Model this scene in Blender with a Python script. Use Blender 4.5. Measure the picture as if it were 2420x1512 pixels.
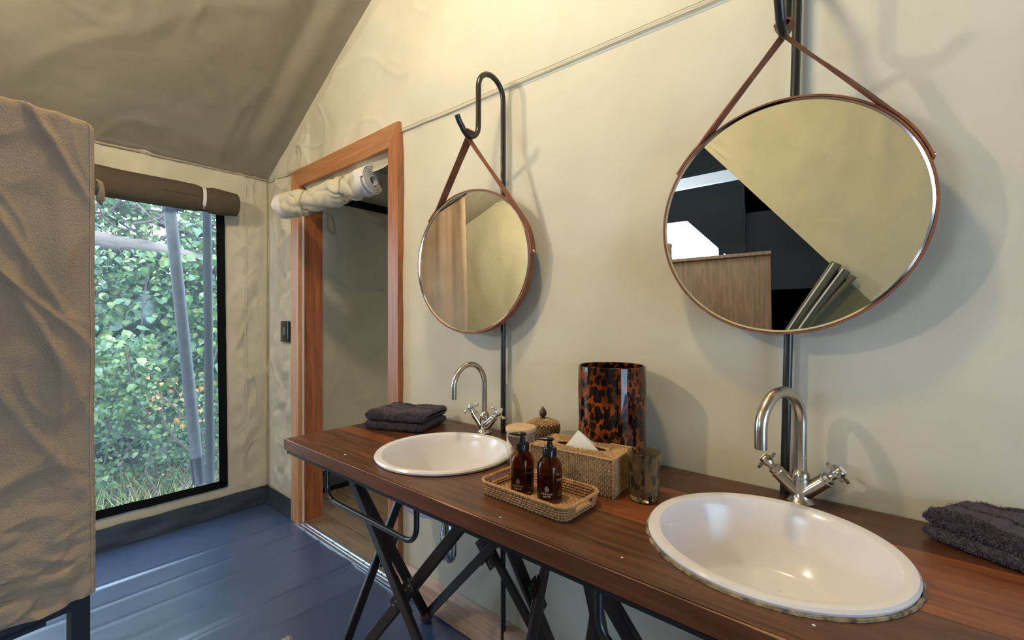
import bpy, bmesh, math, random
from math import sin, cos, pi, radians, sqrt
from mathutils import Vector, Matrix, noise
V = Vector
random.seed(7)
for o in list(bpy.data.objects): bpy.data.objects.remove(o)
sc = bpy.context.scene
COL = sc.collection

# ------------------------------------------------------------------ camera
cam = bpy.data.cameras.new('camera'); cam.sensor_width = 36; cam.lens = 36*1037/2420
cam.clip_start = .02
co = bpy.data.objects.new('camera', cam); COL.objects.link(co)
co.location = (0, 0, 1.27); co.rotation_euler = (radians(90), 0, radians(-50))
sc.camera = co
# ------------------------------------------------------------------ world, sun, lights, exposure
w = bpy.data.worlds.new('sky'); sc.world = w; w.use_nodes = True
bg = w.node_tree.nodes['Background']; bg.inputs[0].default_value = (.62, .81, 1, 1); bg.inputs[1].default_value = 7.5
def light(name, kind, loc, energy, color, size=.1, rot=None, sy=None):
    l = bpy.data.lights.new(name, kind); l.energy = energy; l.color = color
    if kind == 'AREA':
        l.shape = 'RECTANGLE'; l.size = size; l.size_y = sy or size
    elif kind == 'POINT': l.shadow_soft_size = size
    elif kind == 'SUN': l.angle = size
    o = bpy.data.objects.new(name, l); COL.objects.link(o); o.location = loc
    if rot: o.rotation_euler = V(rot).to_track_quat('-Z', 'Y').to_euler()
    return o
light('sun', 'SUN', (0, 0, 9), 5.0, (1, .93, .82), radians(12), rot=(.35, .55, -1))
light('ceiling_lamp_light', 'POINT', (.35, .75, 3.2), 76, (1, .82, .48), .09)
light('pendant_lamp_light', 'POINT', (-.62, 1.95, 2.40), 66, (1, .84, .60), .045)
light('bedroom_daylight', 'AREA', (-5.85, 3.0, 1.85), 260, (.62, .80, 1), 2.5, rot=(1, -.12, -.05), sy=1.3)
light('rear_cool_fill', 'AREA', (.1, -2.5, .85), 62, (.46, .70, 1), 1.5, rot=(.22, 1, -.08), sy=1.6)  # added cool fill from behind the camera; the wall there has no doorway
light('annex_fill', 'AREA', (2.7, 1.8, .6), 4.2, (.95, .95, .85), .8, rot=(-.7, .7, .1), sy=.8)  # added lamp to lift the lower annex canvas; no window is built there
p = light('window_portal', 'AREA', (.2, 3.42, 1.1), 1, (1, 1, 1), 1.7, rot=(0, -1, 0), sy=1.8); p.data.cycles.is_portal = True
sc.view_settings.view_transform = 'Standard'; sc.view_settings.look = 'None'
sc.view_settings.gamma = 1; sc.view_settings.use_curve_mapping = False
sc.view_settings.exposure = 0.06

# ------------------------------------------------------------------ helpers
class MB:
    def __init__(s): s.v = []; s.f = []
    def add(s, vs, fs):
        b = len(s.v); s.v += [tuple(x) for x in vs]; s.f += [tuple(i+b for i in f) for f in fs]; return s
    def box(s, a, b):
        x0, y0, z0 = a; x1, y1, z1 = b
        return s.add([(x0,y0,z0),(x1,y0,z0),(x1,y1,z0),(x0,y1,z0),(x0,y0,z1),(x1,y0,z1),(x1,y1,z1),(x0,y1,z1)],
                     [(3,2,1,0),(4,5,6,7),(0,1,5,4),(1,2,6,5),(2,3,7,6),(3,0,4,7)])
    def bar(s, a, b, w, t, side):            # flat bar from a to b; width w along side, thickness t
        a, b = V(a), V(b); d = (b-a).normalized(); u = V(side); u = (u-d*u.dot(d)).normalized(); n = d.cross(u)
        vs = []
        for p in (a, b):
            for q in ((-1,-1),(1,-1),(1,1),(-1,1)): vs.append(p+u*q[0]*w/2+n*q[1]*t/2)
        return s.add(vs, [(3,2,1,0),(4,5,6,7),(0,1,5,4),(1,2,6,5),(2,3,7,6),(3,0,4,7)])
    def tube(s, pts, r, n=12, closed=False, caps=True):
        pts = [V(p) for p in pts]; N = len(pts); rs = r if isinstance(r, (list, tuple)) else [r]*N
        t0 = (pts[1]-pts[0]).normalized(); u = t0.orthogonal().normalized(); vs = []
        for i, p in enumerate(pts):
            if closed: t = (pts[(i+1) % N]-pts[i-1]).normalized()
            else: t = (pts[min(i+1, N-1)]-pts[max(i-1, 0)]).normalized()
            u = (u-t*u.dot(t)).normalized(); v = t.cross(u)
            for k in range(n):
                a = 2*pi*k/n; vs.append(p+(u*cos(a)+v*sin(a))*rs[i])
        fs = []
        for i in range(N if closed else N-1):
            j = (i+1) % N
            for k in range(n): fs.append((i*n+k, i*n+(k+1) % n, j*n+(k+1) % n, j*n+k))
        if caps and not closed: fs += [tuple(range(n-1, -1, -1)), tuple(range((N-1)*n, N*n))]
        return s.add(vs, fs)
    def lathe(s, prof, n=32, c=(0, 0, 0), axis=(0, 0, 1), close=False):
        c = V(c); z = V(axis).normalized(); x = z.orthogonal().normalized(); y = z.cross(x); vs = []; N = len(prof)
        if abs(z.z) > .999: x = V((1, 0, 0)); y = V((0, 1, 0))*(1 if z.z > 0 else -1)
        for r, h in prof:
            for k in range(n):
                a = 2*pi*k/n; vs.append(c+(x*cos(a)+y*sin(a))*max(r, 1e-5)+z*h)
        fs = []
        for i in range(N if close else N-1):
            j = (i+1) % N
            for k in range(n): fs.append((i*n+k, i*n+(k+1) % n, j*n+(k+1) % n, j*n+k))
        return s.add(vs, fs)
    def grid(s, nu, nv, fn, skip=None):
        vs = [fn(i/nu, j/nv) for j in range(nv+1) for i in range(nu+1)]
        fs = [(j*(nu+1)+i, j*(nu+1)+i+1, (j+1)*(nu+1)+i+1, (j+1)*(nu+1)+i) for j in range(nv) for i in range(nu)]
        return s.add(vs, fs)
    def ribbon(s, pts, wid, nrm, w, t):      # strap: per-point width direction and normal
        vs = []; N = len(pts)
        for i, p in enumerate(pts):
            p = V(p); u = V(wid[i] if isinstance(wid, list) else wid).normalized(); n = V(nrm[i]).normalized()
            for q in ((-1,0),(1,0),(1,1),(-1,1)): vs.append(p+u*q[0]*w/2+n*q[1]*t)
        fs = [(0,1,2,3), (4*N-1,4*N-2,4*N-3,4*N-4)]
        for i in range(N-1):
            for k in range(4): fs.append((i*4+k, (i+1)*4+k, (i+1)*4+(k+1) % 4, i*4+(k+1) % 4))
        return s.add(vs, fs)
    def stitch(s, c, a, b, n, L, W, H):      # one bulging strand of wicker
        c, a, b, n = V(c), V(a), V(b), V(n); vs = []
        for t, ww, h in ((-1,.55,-.5),(0,1,1),(1,.55,-.5)):
            for q, hh in ((-1, -.5),(0, h),(1, -.5)): vs.append(c+a*t*L/2+b*q*W/2*ww+n*H*min(hh, h))
        return s.add(vs, [(0,1,4,3),(1,2,5,4),(3,4,7,6),(4,5,8,7)])
ROOT = {}
def obj(name, mb, mat, parent=None, smooth=True, bevel=0, sub=0, thick=0, **props):
    loc = ROOT.get(parent.name, V((0, 0, 0))) if parent else None
    me = bpy.data.meshes.new(name)
    if parent is None:
        xs = [v[0] for v in mb.v]; ys = [v[1] for v in mb.v]; zs = [v[2] for v in mb.v]
        loc = V(((min(xs)+max(xs))/2, (min(ys)+max(ys))/2, min(zs)))
    me.from_pydata([(v[0]-loc.x, v[1]-loc.y, v[2]-loc.z) for v in mb.v], [], mb.f)
    bm = bmesh.new(); bm.from_mesh(me)
    if not props.pop('nofix', False): bmesh.ops.recalc_face_normals(bm, faces=bm.faces)
    if bevel: bmesh.ops.bevel(bm, geom=bm.edges[:], offset=bevel, segments=2, affect='EDGES', profile=.6)
    bm.to_mesh(me); bm.free()
    me.materials.append(mat)
    if smooth:
        me.polygons.foreach_set('use_smooth', [True]*len(me.polygons))
        if hasattr(me, 'set_sharp_from_angle'): me.set_sharp_from_angle(angle=radians(smooth if smooth is not True else 40))
    o = bpy.data.objects.new(name, me); COL.objects.link(o)
    if parent: o.parent = parent; ROOT[o.name] = loc
    else: o.location = loc; ROOT[o.name] = loc
    if thick: m = o.modifiers.new('thickness', 'SOLIDIFY'); m.thickness = thick; m.offset = 0
    if sub: m = o.modifiers.new('smooth', 'SUBSURF'); m.levels = m.render_levels = sub
    for k, v in props.items(): o[k] = v
    return o
def thing(name, label, cat, loc, group=None):
    o = bpy.data.objects.new(name, None); COL.objects.link(o); o.location = loc; o.empty_display_size = .05
    o['label'] = label; o['category'] = cat
    if group: o['group'] = group
    ROOT[o.name] = V(loc); return o
def struct(name, mb, mat, **k): return obj(name, mb, mat, kind='structure', **k)
def arc(c, r, a0, a1, n, u, v):
    c, u, v = V(c), V(u), V(v); return [c+(u*cos(a0+(a1-a0)*i/n)+v*sin(a0+(a1-a0)*i/n))*r for i in range(n+1)]
def smoothpath(P, n=8):
    P = [V(p) for p in P]; out = []
    for i in range(len(P)-1):
        p0, p1, p2, p3 = P[max(i-1,0)], P[i], P[i+1], P[min(i+2,len(P)-1)]
        for k in range(n):
            t = k/n; out.append(.5*((2*p1)+(p2-p0)*t+(2*p0-5*p1+4*p2-p3)*t*t+(-p0+3*p1-3*p2+p3)*t**3))
    out.append(P[-1]); return out
def nz(x, y, z=0): return noise.noise(V((x, y, z)))
def cz(x, y, seed, w=.10): return max(0, 1-abs(nz(x, y, seed))/w)**1.5   # crease line
def an(x, y, z=0): n = nz(x, y, z); return sqrt(n*n+.006)
def ridge(d, w): return math.exp(-(d/w)**2)

# ------------------------------------------------------------------ materials
def mat(name, color, rough=.6, metal=0, bump=None, var=None, spec=.5, extra=None):
    """bump = list of (scale, strength, stretch xyz); var = (scale, amount, stretch) mottles the colour"""
    m = bpy.data.materials.new(name); m.use_nodes = True; nt = m.node_tree; N = nt.nodes; L = nt.links
    b = N['Principled BSDF']; b.inputs['Base Color'].default_value = (*color, 1); b.inputs['Roughness'].default_value = rough
    b.inputs['Metallic'].default_value = metal; b.inputs['Specular IOR Level'].default_value = spec
    tc = N.new('ShaderNodeTexCoord')
    def mapped(st):
        mp = N.new('ShaderNodeMapping'); mp.inputs['Scale'].default_value = st; L.new(tc.outputs['Object'], mp.inputs['Vector']); return mp.outputs[0]
    if var:
        n = N.new('ShaderNodeTexNoise'); n.inputs['Scale'].default_value = var[0]; n.inputs['Detail'].default_value = 5
        L.new(mapped(var[2]), n.inputs['Vector'])
        r = N.new('ShaderNodeValToRGB'); a = var[1]
        r.color_ramp.elements[0].position = .3; r.color_ramp.elements[1].position = .7
        r.color_ramp.elements[0].color = (*[c*(1-a) for c in color], 1); r.color_ramp.elements[1].color = (*[min(1, c*(1+a)) for c in color], 1)
        L.new(n.outputs[0], r.inputs[0]); L.new(r.outputs[0], b.inputs['Base Color'])
    prev = None
    for sc_, st_, str_ in (bump or []):
        n = N.new('ShaderNodeTexNoise'); n.inputs['Scale'].default_value = sc_; n.inputs['Detail'].default_value = 3
        L.new(mapped(str_), n.inputs['Vector'])
        bp = N.new('ShaderNodeBump'); bp.inputs['Strength'].default_value = min(1, st_); bp.inputs['Distance'].default_value = .01 if sc_ > 12 else .05
        L.new(n.outputs[0], bp.inputs['Height'])
        if prev: L.new(prev.outputs[0], bp.inputs['Normal'])
        prev = bp; L.new(bp.outputs[0], b.inputs['Normal'])
    m.diffuse_color = (*color, 1)
    return m
one = (1, 1, 1)
def clothmat(name, c, big=.0, fine=.12, sc_=900, var=.05):
    return mat(name, c, .92, bump=[(sc_, fine, (1, 1, 1)), (5, big, (1, 1, .6))] if big else [(sc_, fine, one)], var=(3.5, var, one), spec=.15)
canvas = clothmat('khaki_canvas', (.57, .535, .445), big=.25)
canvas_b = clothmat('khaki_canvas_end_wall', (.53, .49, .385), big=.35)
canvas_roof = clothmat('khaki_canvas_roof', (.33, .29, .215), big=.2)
canvas_trim = clothmat('khaki_canvas_seam', (.36, .31, .21))
brownfab = clothmat('brown_heathered_fabric', (.36, .262, .182), big=.2, fine=.5, sc_=420, var=.10)
darkroll = clothmat('dark_brown_canvas', (.085, .066, .046), big=.3)
webbing = mat('black_webbing', (.006, .006, .007), .85, spec=.1)
whitetape = mat('white_tape', (.62, .60, .62), .8)
zipm = mat('pale_zip_tape', (.60, .54, .50), .8)
vinyl = mat('blue_vinyl_groundsheet', (.036, .062, .140), .30, bump=[(1.6, .22, (1, 1, 1)), (80, .02, one)], var=(4, .12, one), spec=.8); vinyl.node_tree.nodes['Principled BSDF'].inputs['IOR'].default_value = 1.75
vinyl2 = mat('navy_vinyl_skirt', (.028, .036, .054), .45, bump=[(4, .12, one)])
steel = mat('black_powder_coated_steel', (.012, .012, .012), .30, spec=.6)
steel2 = mat('navy_black_steel', (.007, .009, .015), .4)
chrome = mat('chrome', (.80, .80, .82), .06, 1)
nickel = mat('brushed_nickel', (.50, .46, .41), .26, 1, bump=[(300, .04, (1, 1, .1))])
galv = mat('galvanised_steel', (.085, .095, .115), .6, 0, var=(20, .2, one))
alu = mat('aluminium', (.62, .64, .70), .35, 1)
brass = mat('brass_rivet', (.45, .28, .16), .35, 1)
mirror_m = mat('mirror_glass', (.93, .93, .90), .0, 1)
leather = mat('brown_leather', (.20, .062, .022), .55, bump=[(60, .2, one)], var=(25, .25, one))
ceramic = mat('white_ceramic', (.72, .70, .755), .2, bump=[(30, .03, one)], spec=.6)
rubber = mat('worn_brown_rubber', (.05, .02, .014), .6, var=(90, .6, one))
towel_m = mat('charcoal_terry', (.10, .085, .115), .95, bump=[(500, .6, one)], var=(120, .3, one), spec=.05)
blackplastic = mat('black_plastic', (.008, .008, .009), .12, spec=.6)
paper = mat('white_tissue', (.85, .83, .80), .8)
foam = mat('dried_sealant', (.22, .17, .11), .8, bump=[(80, 1, one)], var=(60, .8, one))
deck = None
def woodmat(name, c1, c2, rough=.32, axis=1, scale=5, spec=.5, contrast=.34):
    m = bpy.data.materials.new(name); m.use_nodes = True; N = m.node_tree.nodes; L = m.node_tree.links; b = N['Principled BSDF']
    b.inputs['Roughness'].default_value = rough; b.inputs['Specular IOR Level'].default_value = spec
    tc = N.new('ShaderNodeTexCoord'); mp = N.new('ShaderNodeMapping'); s = [12, 12, 12]; s[axis] = .9
    mp.inputs['Scale'].default_value = s; L.new(tc.outputs['Object'], mp.inputs['Vector'])
    n = N.new('ShaderNodeTexNoise'); n.inputs['Scale'].default_value = scale; n.inputs['Detail'].default_value = 8; n.inputs['Distortion'].default_value = .7
    n.inputs['Roughness'].default_value = .65
    L.new(mp.outputs[0], n.inputs['Vector'])
    r = N.new('ShaderNodeValToRGB'); r.color_ramp.elements[0].position = .5-contrast/2; r.color_ramp.elements[1].position = .5+contrast/2
    r.color_ramp.elements[0].color = (*c1, 1); r.color_ramp.elements[1].color = (*c2, 1)
    L.new(n.outputs[0], r.inputs[0]); L.new(r.outputs[0], b.inputs['Base Color'])
    bp = N.new('ShaderNodeBump'); bp.inputs['Strength'].default_value = .12; bp.inputs['Distance'].default_value = .003
    L.new(n.outputs[0], bp.inputs['Height']); L.new(bp.outputs[0], b.inputs['Normal'])
    m.diffuse_color = (*c2, 1); return m
W_dark = woodmat('dark_counter_wood', (.035, .012, .006), (.105, .040, .018), .33)
W_mid = woodmat('brown_counter_wood', (.045, .018, .009), (.15, .060, .028), .33)
W_red = woodmat('red_counter_wood', (.12, .036, .014), (.27, .085, .032), .30)
W_edge = woodmat('counter_edge_wood', (.075, .022, .009), (.16, .052, .021), .35)
W_frame = woodmat('orange_door_timber', (.23, .078, .030), (.45, .18, .078), .42, axis=2, scale=3.2)
W_frame2 = woodmat('pale_door_timber', (.36, .16, .065), (.55, .28, .135), .45, axis=2, scale=3.2)
W_head = woodmat('header_timber', (.29, .12, .048), (.47, .225, .105), .42, axis=1, scale=3.2)
W_jamb = woodmat('deep_orange_jamb_timber', (.20, .055, .018), (.40, .13, .045), .40, axis=2, scale=3)
W_skirt = woodmat('pale_pink_skirting_timber', (.34, .21, .15), (.55, .38, .29), .55, axis=1, scale=3)
W_deck = woodmat('weathered_deck_timber', (.13, .09, .06), (.24, .17, .115), .6, axis=1, scale=4)
W_leg = woodmat('dark_trestle_wood', (.007, .004, .004), (.022, .010, .008), .36, axis=2, scale=4)
W_lid = woodmat('pale_lid_wood', (.50, .32, .19), (.66, .46, .29), .5, axis=1, scale=5)
W_panel = woodmat('bedroom_panel_wood', (.16, .085, .045), (.30, .17, .09), .45, axis=2, scale=3)
W_knob = woodmat('finial_wood', (.05, .022, .012), (.13, .06, .03), .35, axis=2, scale=20)
def rattan(name, c, d): return mat(name, c, .45, var=(160, d, one), spec=.4)
R_tray = rattan('honey_rattan', (.46, .255, .115), .30)
R_box = rattan('tan_rattan', (.38, .235, .115), .38)
R_dark = mat('dark_weave_gap', (.085, .045, .020), .8)
def tortoise(name, amber, dark, scale, trans, thr, stretch=(1, 1, .55), rough=.03, rnd=.9, edge=.05, amber2=None):
    m = bpy.data.materials.new(name); m.use_nodes = True; N = m.node_tree.nodes; L = m.node_tree.links; b = N['Principled BSDF']
    tc = N.new('ShaderNodeTexCoord'); mp = N.new('ShaderNodeMapping'); mp.inputs['Scale'].default_value = stretch
    L.new(tc.outputs['Object'], mp.inputs['Vector'])
    no = N.new('ShaderNodeTexNoise'); no.inputs['Scale'].default_value = scale*.9; L.new(mp.outputs[0], no.inputs['Vector'])
    mx = N.new('ShaderNodeMix'); mx.data_type = 'VECTOR'; mx.inputs[0].default_value = .012
    L.new(mp.outputs[0], mx.inputs[4]); L.new(no.outputs[1], mx.inputs[5])
    vo = N.new('ShaderNodeTexVoronoi'); vo.inputs['Scale'].default_value = scale; vo.inputs['Randomness'].default_value = rnd
    L.new(mx.outputs[1], vo.inputs['Vector'])
    r = N.new('ShaderNodeValToRGB'); r.color_ramp.elements[0].position = thr; r.color_ramp.elements[1].position = thr+edge
    r.color_ramp.elements[0].color = (*dark, 1); r.color_ramp.elements[1].color = (*amber, 1)
    L.new(vo.outputs['Distance'], r.inputs[0]); colout = r.outputs[0]
    if amber2:
        n2 = N.new('ShaderNodeTexNoise'); n2.inputs['Scale'].default_value = 13; L.new(tc.outputs['Object'], n2.inputs['Vector'])
        mr_ = N.new('ShaderNodeMapRange'); mr_.inputs[1].default_value = .42; mr_.inputs[2].default_value = .62; L.new(n2.outputs[0], mr_.inputs[0])
        mc = N.new('ShaderNodeMix'); mc.data_type = 'RGBA'; mc.blend_type = 'MULTIPLY'; mc.inputs[7].default_value = (*amber2, 1)
        L.new(mr_.outputs[0], mc.inputs[0]); L.new(colout, mc.inputs[6]); colout = mc.outputs[2]
    L.new(colout, b.inputs['Base Color'])
    r2 = N.new('ShaderNodeMapRange'); r2.inputs[1].default_value = thr; r2.inputs[2].default_value = thr+edge; r2.inputs[3].default_value = trans*.25; r2.inputs[4].default_value = trans
    L.new(vo.outputs['Distance'], r2.inputs[0])
    L.new(r2.outputs[0], b.inputs['Transmission Weight'])
    b.inputs['Roughness'].default_value = rough; b.inputs['IOR'].default_value = 1.45
    return m
tort = tortoise('tortoiseshell_amber_glass', (.42, .085, .012), (.012, .005, .004), 74, .40, .54, (1, 1, .60), amber2=(.30, .22, .25))
tort2 = tortoise('tortoiseshell_smoky_glass', (.62, .50, .28), (.030, .016, .008), 75, .95, .36, (1, 1, .34), edge=.02)
def glass(name, c, rough=0.0, ior=1.45, extra=0):
    m = mat(name, c, rough); b = m.node_tree.nodes['Principled BSDF']; b.inputs['Transmission Weight'].default_value = 1; b.inputs['IOR'].default_value = ior; return m
amber = glass('amber_bottle_glass', (.40, .155, .035), .02, 1.3)
clear = glass('clear_jar_glass', (.97, .97, .97), 0, 1.2)
def pane_mat():
    m = bpy.data.materials.new('clear_vinyl_window'); m.use_nodes = True; N = m.node_tree.nodes; L = m.node_tree.links; N.clear()
    out = N.new('ShaderNodeOutputMaterial'); t = N.new('ShaderNodeBsdfTransparent'); t.inputs[0].default_value = (.95, .98, 1, 1)
    d = N.new('ShaderNodeBsdfTranslucent'); d.inputs[0].default_value = (.75, .88, 1, 1)
    g = N.new('ShaderNodeBsdfGlossy'); g.inputs['Roughness'].default_value = .05
    a = N.new('ShaderNodeMixShader'); a.inputs[0].default_value = .045; L.new(t.outputs[0], a.inputs[1]); L.new(d.outputs[0], a.inputs[2])
    b = N.new('ShaderNodeMixShader'); b.inputs[0].default_value = .03; L.new(a.outputs[0], b.inputs[1]); L.new(g.outputs[0], b.inputs[2])
    L.new(b.outputs[0], out.inputs[0]); return m
pane = pane_mat()

# ================================================================== ROOM SHELL
XA, YB = 1.26, 3.30
def roof(y): return 2.25+.505*(YB-y) if y > -.35 else 2.25+.505*(YB+.35)-.505*(-.35-y)
def seamz(y): return 2.129+.0216*y if y < 1.74 else 2.1666+(y-1.74)/(YB-1.74)*.075
def dispA(y, z):
    k = min(1, max(0, (y-1.2)/1.2)); d = .004*nz(y*1.3, z*1.1, 3)
    d += (.02+.035*k)*k*nz(y*2.2+z*1.5, z*1.6-y*.8, 9)*(.4+.6*min(1, max(0, (z-1.7)/.5))); d += .014*k*an(y*4.5-z*3, z*3.5+y*2, 19); d += .0016*nz(y*4, z*9, 44); hi = min(1, max(0, (z-1.95)/.3)); d += k*(.3+.7*hi)*(.011*cz(y*1.6+z*1.4, z*1.5-y*.7, 51, .12)+.008*cz(y*2.6-z*1.8, z*2.2+y, 52, .12)); d += .0018*cz(y*2+z, z*1.5-y, 54, .05)
    if y > 2.7: d += .009*cz(y*3+z*2.6, z*2.4-y*2, 60, .12)+.007*cz(y*5-z*3, z*4+y*3, 61, .14)+.02*nz(y*5+z*2.5, z*2.2, 5)+.028*abs(nz(y*9+z*6, z*5-y*3, 15))
    d += k*.016*an(y*3+z*2.4, z*1.2, 31)*min(1, max(0, (z-1.9)/.4)); d *= min(1, max(.1, (roof(y)-z)/.12))
    d *= min(1, (YB-y)/.15, 1)
    if y > 2.8: d *= min(1, max(0, (z-.12)/.15))
    d *= 1-.85*math.exp(-((y-2.975)/.11)**2-((z-1.195)/.12)**2)
    if z < .9: d += .006*nz(y*6, z*1.2, 2)*(1-z/.9)
    return d
def patchA(mb, y0, y1, z0, z1, nu, nv, off=0):
    def fn(u, v):
        y = y0+(y1-y0)*u; a = z0(y) if callable(z0) else z0; b = z1(y) if callable(z1) else z1; z = a+(b-a)*v
        return (XA-dispA(y, z)+off, y, z)
    mb.grid(nu, nv, fn)
m = MB()
patchA(m, -2.6, 1.74, 0, seamz, 110, 60, .004)
patchA(m, 1.74, 2.86, 2.16, lambda y: max(seamz(y), 2.165), 40, 2)
patchA(m, 2.86, YB, 0, seamz, 44, 170, .004)
wA = struct('wall_right', m, canvas, thick=0)
m = MB(); patchA(m, -2.6, .3, lambda y: seamz(y)-.009, lambda y: roof(y)+.03, 60, 46); patchA(m, .3, YB, lambda y: seamz(y)-.009, lambda y: roof(y)+.03, 230, 90)
obj('gable_panel', m, canvas, wA)
m = MB()
for dz, wd in ((-.008, .0024), (.006, .0008)):
    pts = [(XA-.0035-dispA(y, seamz(y)), y, seamz(y)+dz+.0006*nz(y*9, 1)) for y in [(-2.5+5.79*i/170) for i in range(171)]]
    m.ribbon(pts, (0, 0, 1), [(-1, 0, 0)]*len(pts), wd, .0016)
obj('seam', m, canvas_trim, wA)
# stitched vertical corner piping
m = MB(); m.tube([(XA-.006+.004*nz(z*6, 2), YB-.006+.004*nz(z*5, 7), z) for z in [i*.05 for i in range(46)]], .0035, 6)
obj('corner_piping', m, canvas_trim, wA)

# wall B (end wall with the big window)
WX0, WX1, WZ0, WZ1 = -.62, .985, .205, 2.02
def dispB(x, z):
    e = min(1, max(0, (x-WX1)/.04)) if z > WZ0-.02 else 1
    d = .022*nz(x*5, z*2.0, 4)+.024*an(x*7+z*5, z*4-x*3, 8)+.010*nz(x*13-z*7, z*9+x*5, 8)+.009*cz(x*4+z*1.6, z*1.6-x*2, 71, .12)+.007*cz(x*6-z*3, z*3+x*3, 72, .14)+.003*cz(z*2.2, x*.8, 73, .05)
    dw = max(WX0-x, x-WX1, WZ0-z, z-WZ1); return d*min(1, max(0.25, (XA-x)/.12))*min(1, max(0, (dw-.02)/.1))*min(1, max(0, (z-.13)/.12))
m = MB()
def B(x0, x1, z0, z1, nu, nv):
    m.grid(nu, nv, lambda u, v: (x0+(x1-x0)*u, YB-dispB(x0+(x1-x0)*u, z0+(z1-z0)*v), z0+(z1-z0)*v))
B(-2.2, WX0, 0, 2.27, 12, 30); B(WX1, XA+.02, 0, 2.27, 34, 220); B(WX0, WX1, 0, WZ0, 60, 10); B(WX0, WX1, WZ1, 2.27, 60, 12)
wB = struct('wall_back', m, canvas_b)
m = MB(); pts = [(x, YB-.012-.003*nz(x*8, 2), 2.245+.004*nz(x*5, 1)) for x in [-2+3.26*i/80 for i in range(81)]]
m.tube(pts, .007, 6); obj('eave_piping', m, canvas_trim, wB)
m = MB(); m.ribbon([(1.115+.002*nz(z*3, 0), YB-.004-dispB(1.115, z), z) for z in [.14+i*.05 for i in range(42)]], (1, 0, 0), [(0, -1, 0)]*42, .010, .001)
obj('seam', m, canvas_b, wB)

# other walls (behind the camera)
m = MB(); m.box((-2.2, -2.66, 0), (XA+.1, -2.6, 3.6)); struct('wall_front', m, canvas)
# roof
def rp(u, v, y0, y1):
    x = -1.75+(XA+1.75+.02)*u; y = y0+(y1-y0)*v; z = roof(y)
    k = (XA-x)
    z -= .012*ridge(k-.13, .05)*min(1, (YB-y)*2.5)+.010*ridge(k-.34, .09)*min(1, (YB-y)*2)*(1+nz(y*2, 3))
    z += (.012*nz(x*2.2+y*.5, y*1.2, 2)+.012*an(x*3+y*1.5, y*1.5-x, 8)-.006*cz(x*1.6+y*.5, y*.9-x*.8, 91, .09)-.005*cz(x*2.2-y*1.4, y*1.4+x, 92, .08))*min(1, k*2)-.012*sin(pi*min(1, max(0, (YB-y)/3.6)))*min(1, k*2.5)+.006*ridge(k-.22, .03)*min(1, (YB-y)*3)
    z = roof(y)+(z-roof(y))*min(1, .15+k/.07)
    return (x, y, z)
m = MB(); m.grid(200, 190, lambda u, v: rp(u, v, YB+.03, -.35)); m.grid(20, 20, lambda u, v: rp(u, v, -.35, -2.66))
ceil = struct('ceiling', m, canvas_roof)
m = MB(); m.box((-8, -2.66, 4.13), (-1.7, 6, 4.16)); m.box((-1.76, 3.33, 2.2), (1.3, 3.36, 2.26))
obj('fly_sheet', m, canvas_roof, ceil, smooth=False)
# floor
cre = [(2.84, .0075, .014), (2.655, .004, .013), (2.49, .0035, .014), (2.30, .0025, .025), (1.93, .003, .014), (1.6, .004, .015)]
def fz(x, y):
    z = .004*nz(x*1.2, y*1.5, 1)
    for i, (c, h, wd) in enumerate(cre):
        yy = c+.018*nz(x*1.1, i*3.3); z += h*ridge(y-yy, wd)*max(.15, .6+.7*nz(x*1.4, i*7.1))
    t = y-(2.12+.01*nz(x*1.5, 4)); z += .006*(.5+.5*math.tanh(t/.006))*ridge(t-.03, .12)+.003*ridge(t+.018, .008)
    return z-.004
m = MB(); m.grid(90, 420, lambda u, v: (-1.75+3.02*u, -.2+3.53*v, fz(-1.75+3.02*u, -.2+3.53*v)))
m.grid(4, 8, lambda u, v: (-1.75+3.02*u, -2.66+2.46*v, -.004))
floor = struct('floor', m, vinyl, smooth=60)
# turned up vinyl skirting
m = MB()
def skirt(fn, n): m.grid(n, 6, fn)
def skB(u, v):
    x = -1.7+(XA+1.7)*u; h = .115+.006*nz(x*7, 0)
    return (x, YB-.012-.014*(1-v)**2-.006*nz(x*6, v*3, 2)-.004*sin(pi*v), .002+h*v)
skirt(skB, 120)
o = struct('baseboard_back', m, vinyl2)
m = MB()
skirt(lambda u, v: (XA-.012-.014*(1-v)**2-.004*nz(u*4, v*3, 2), 2.86+(YB-2.86)*u, .002+.115*v), 20)
struct('baseboard_right', m, vinyl2)
# timber skirting right of the door
m = MB(); m.add([(1.232, 1.738, 0), (1.232, -1.5, 0), (1.262, -1.5, 0), (1.262, 1.738, 0), (1.232, 1.738, .105), (1.232, -1.5, .105), (1.262, -1.5, .128), (1.262, 1.738, .128)],
                [(3,2,1,0),(4,5,6,7),(0,1,5,4),(1,2,6,5),(2,3,7,6),(3,0,4,7)])
struct('trim_1', m, W_skirt, smooth=False, bevel=.002, label='pale pinkish timber skirting board under the washstand')

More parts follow.
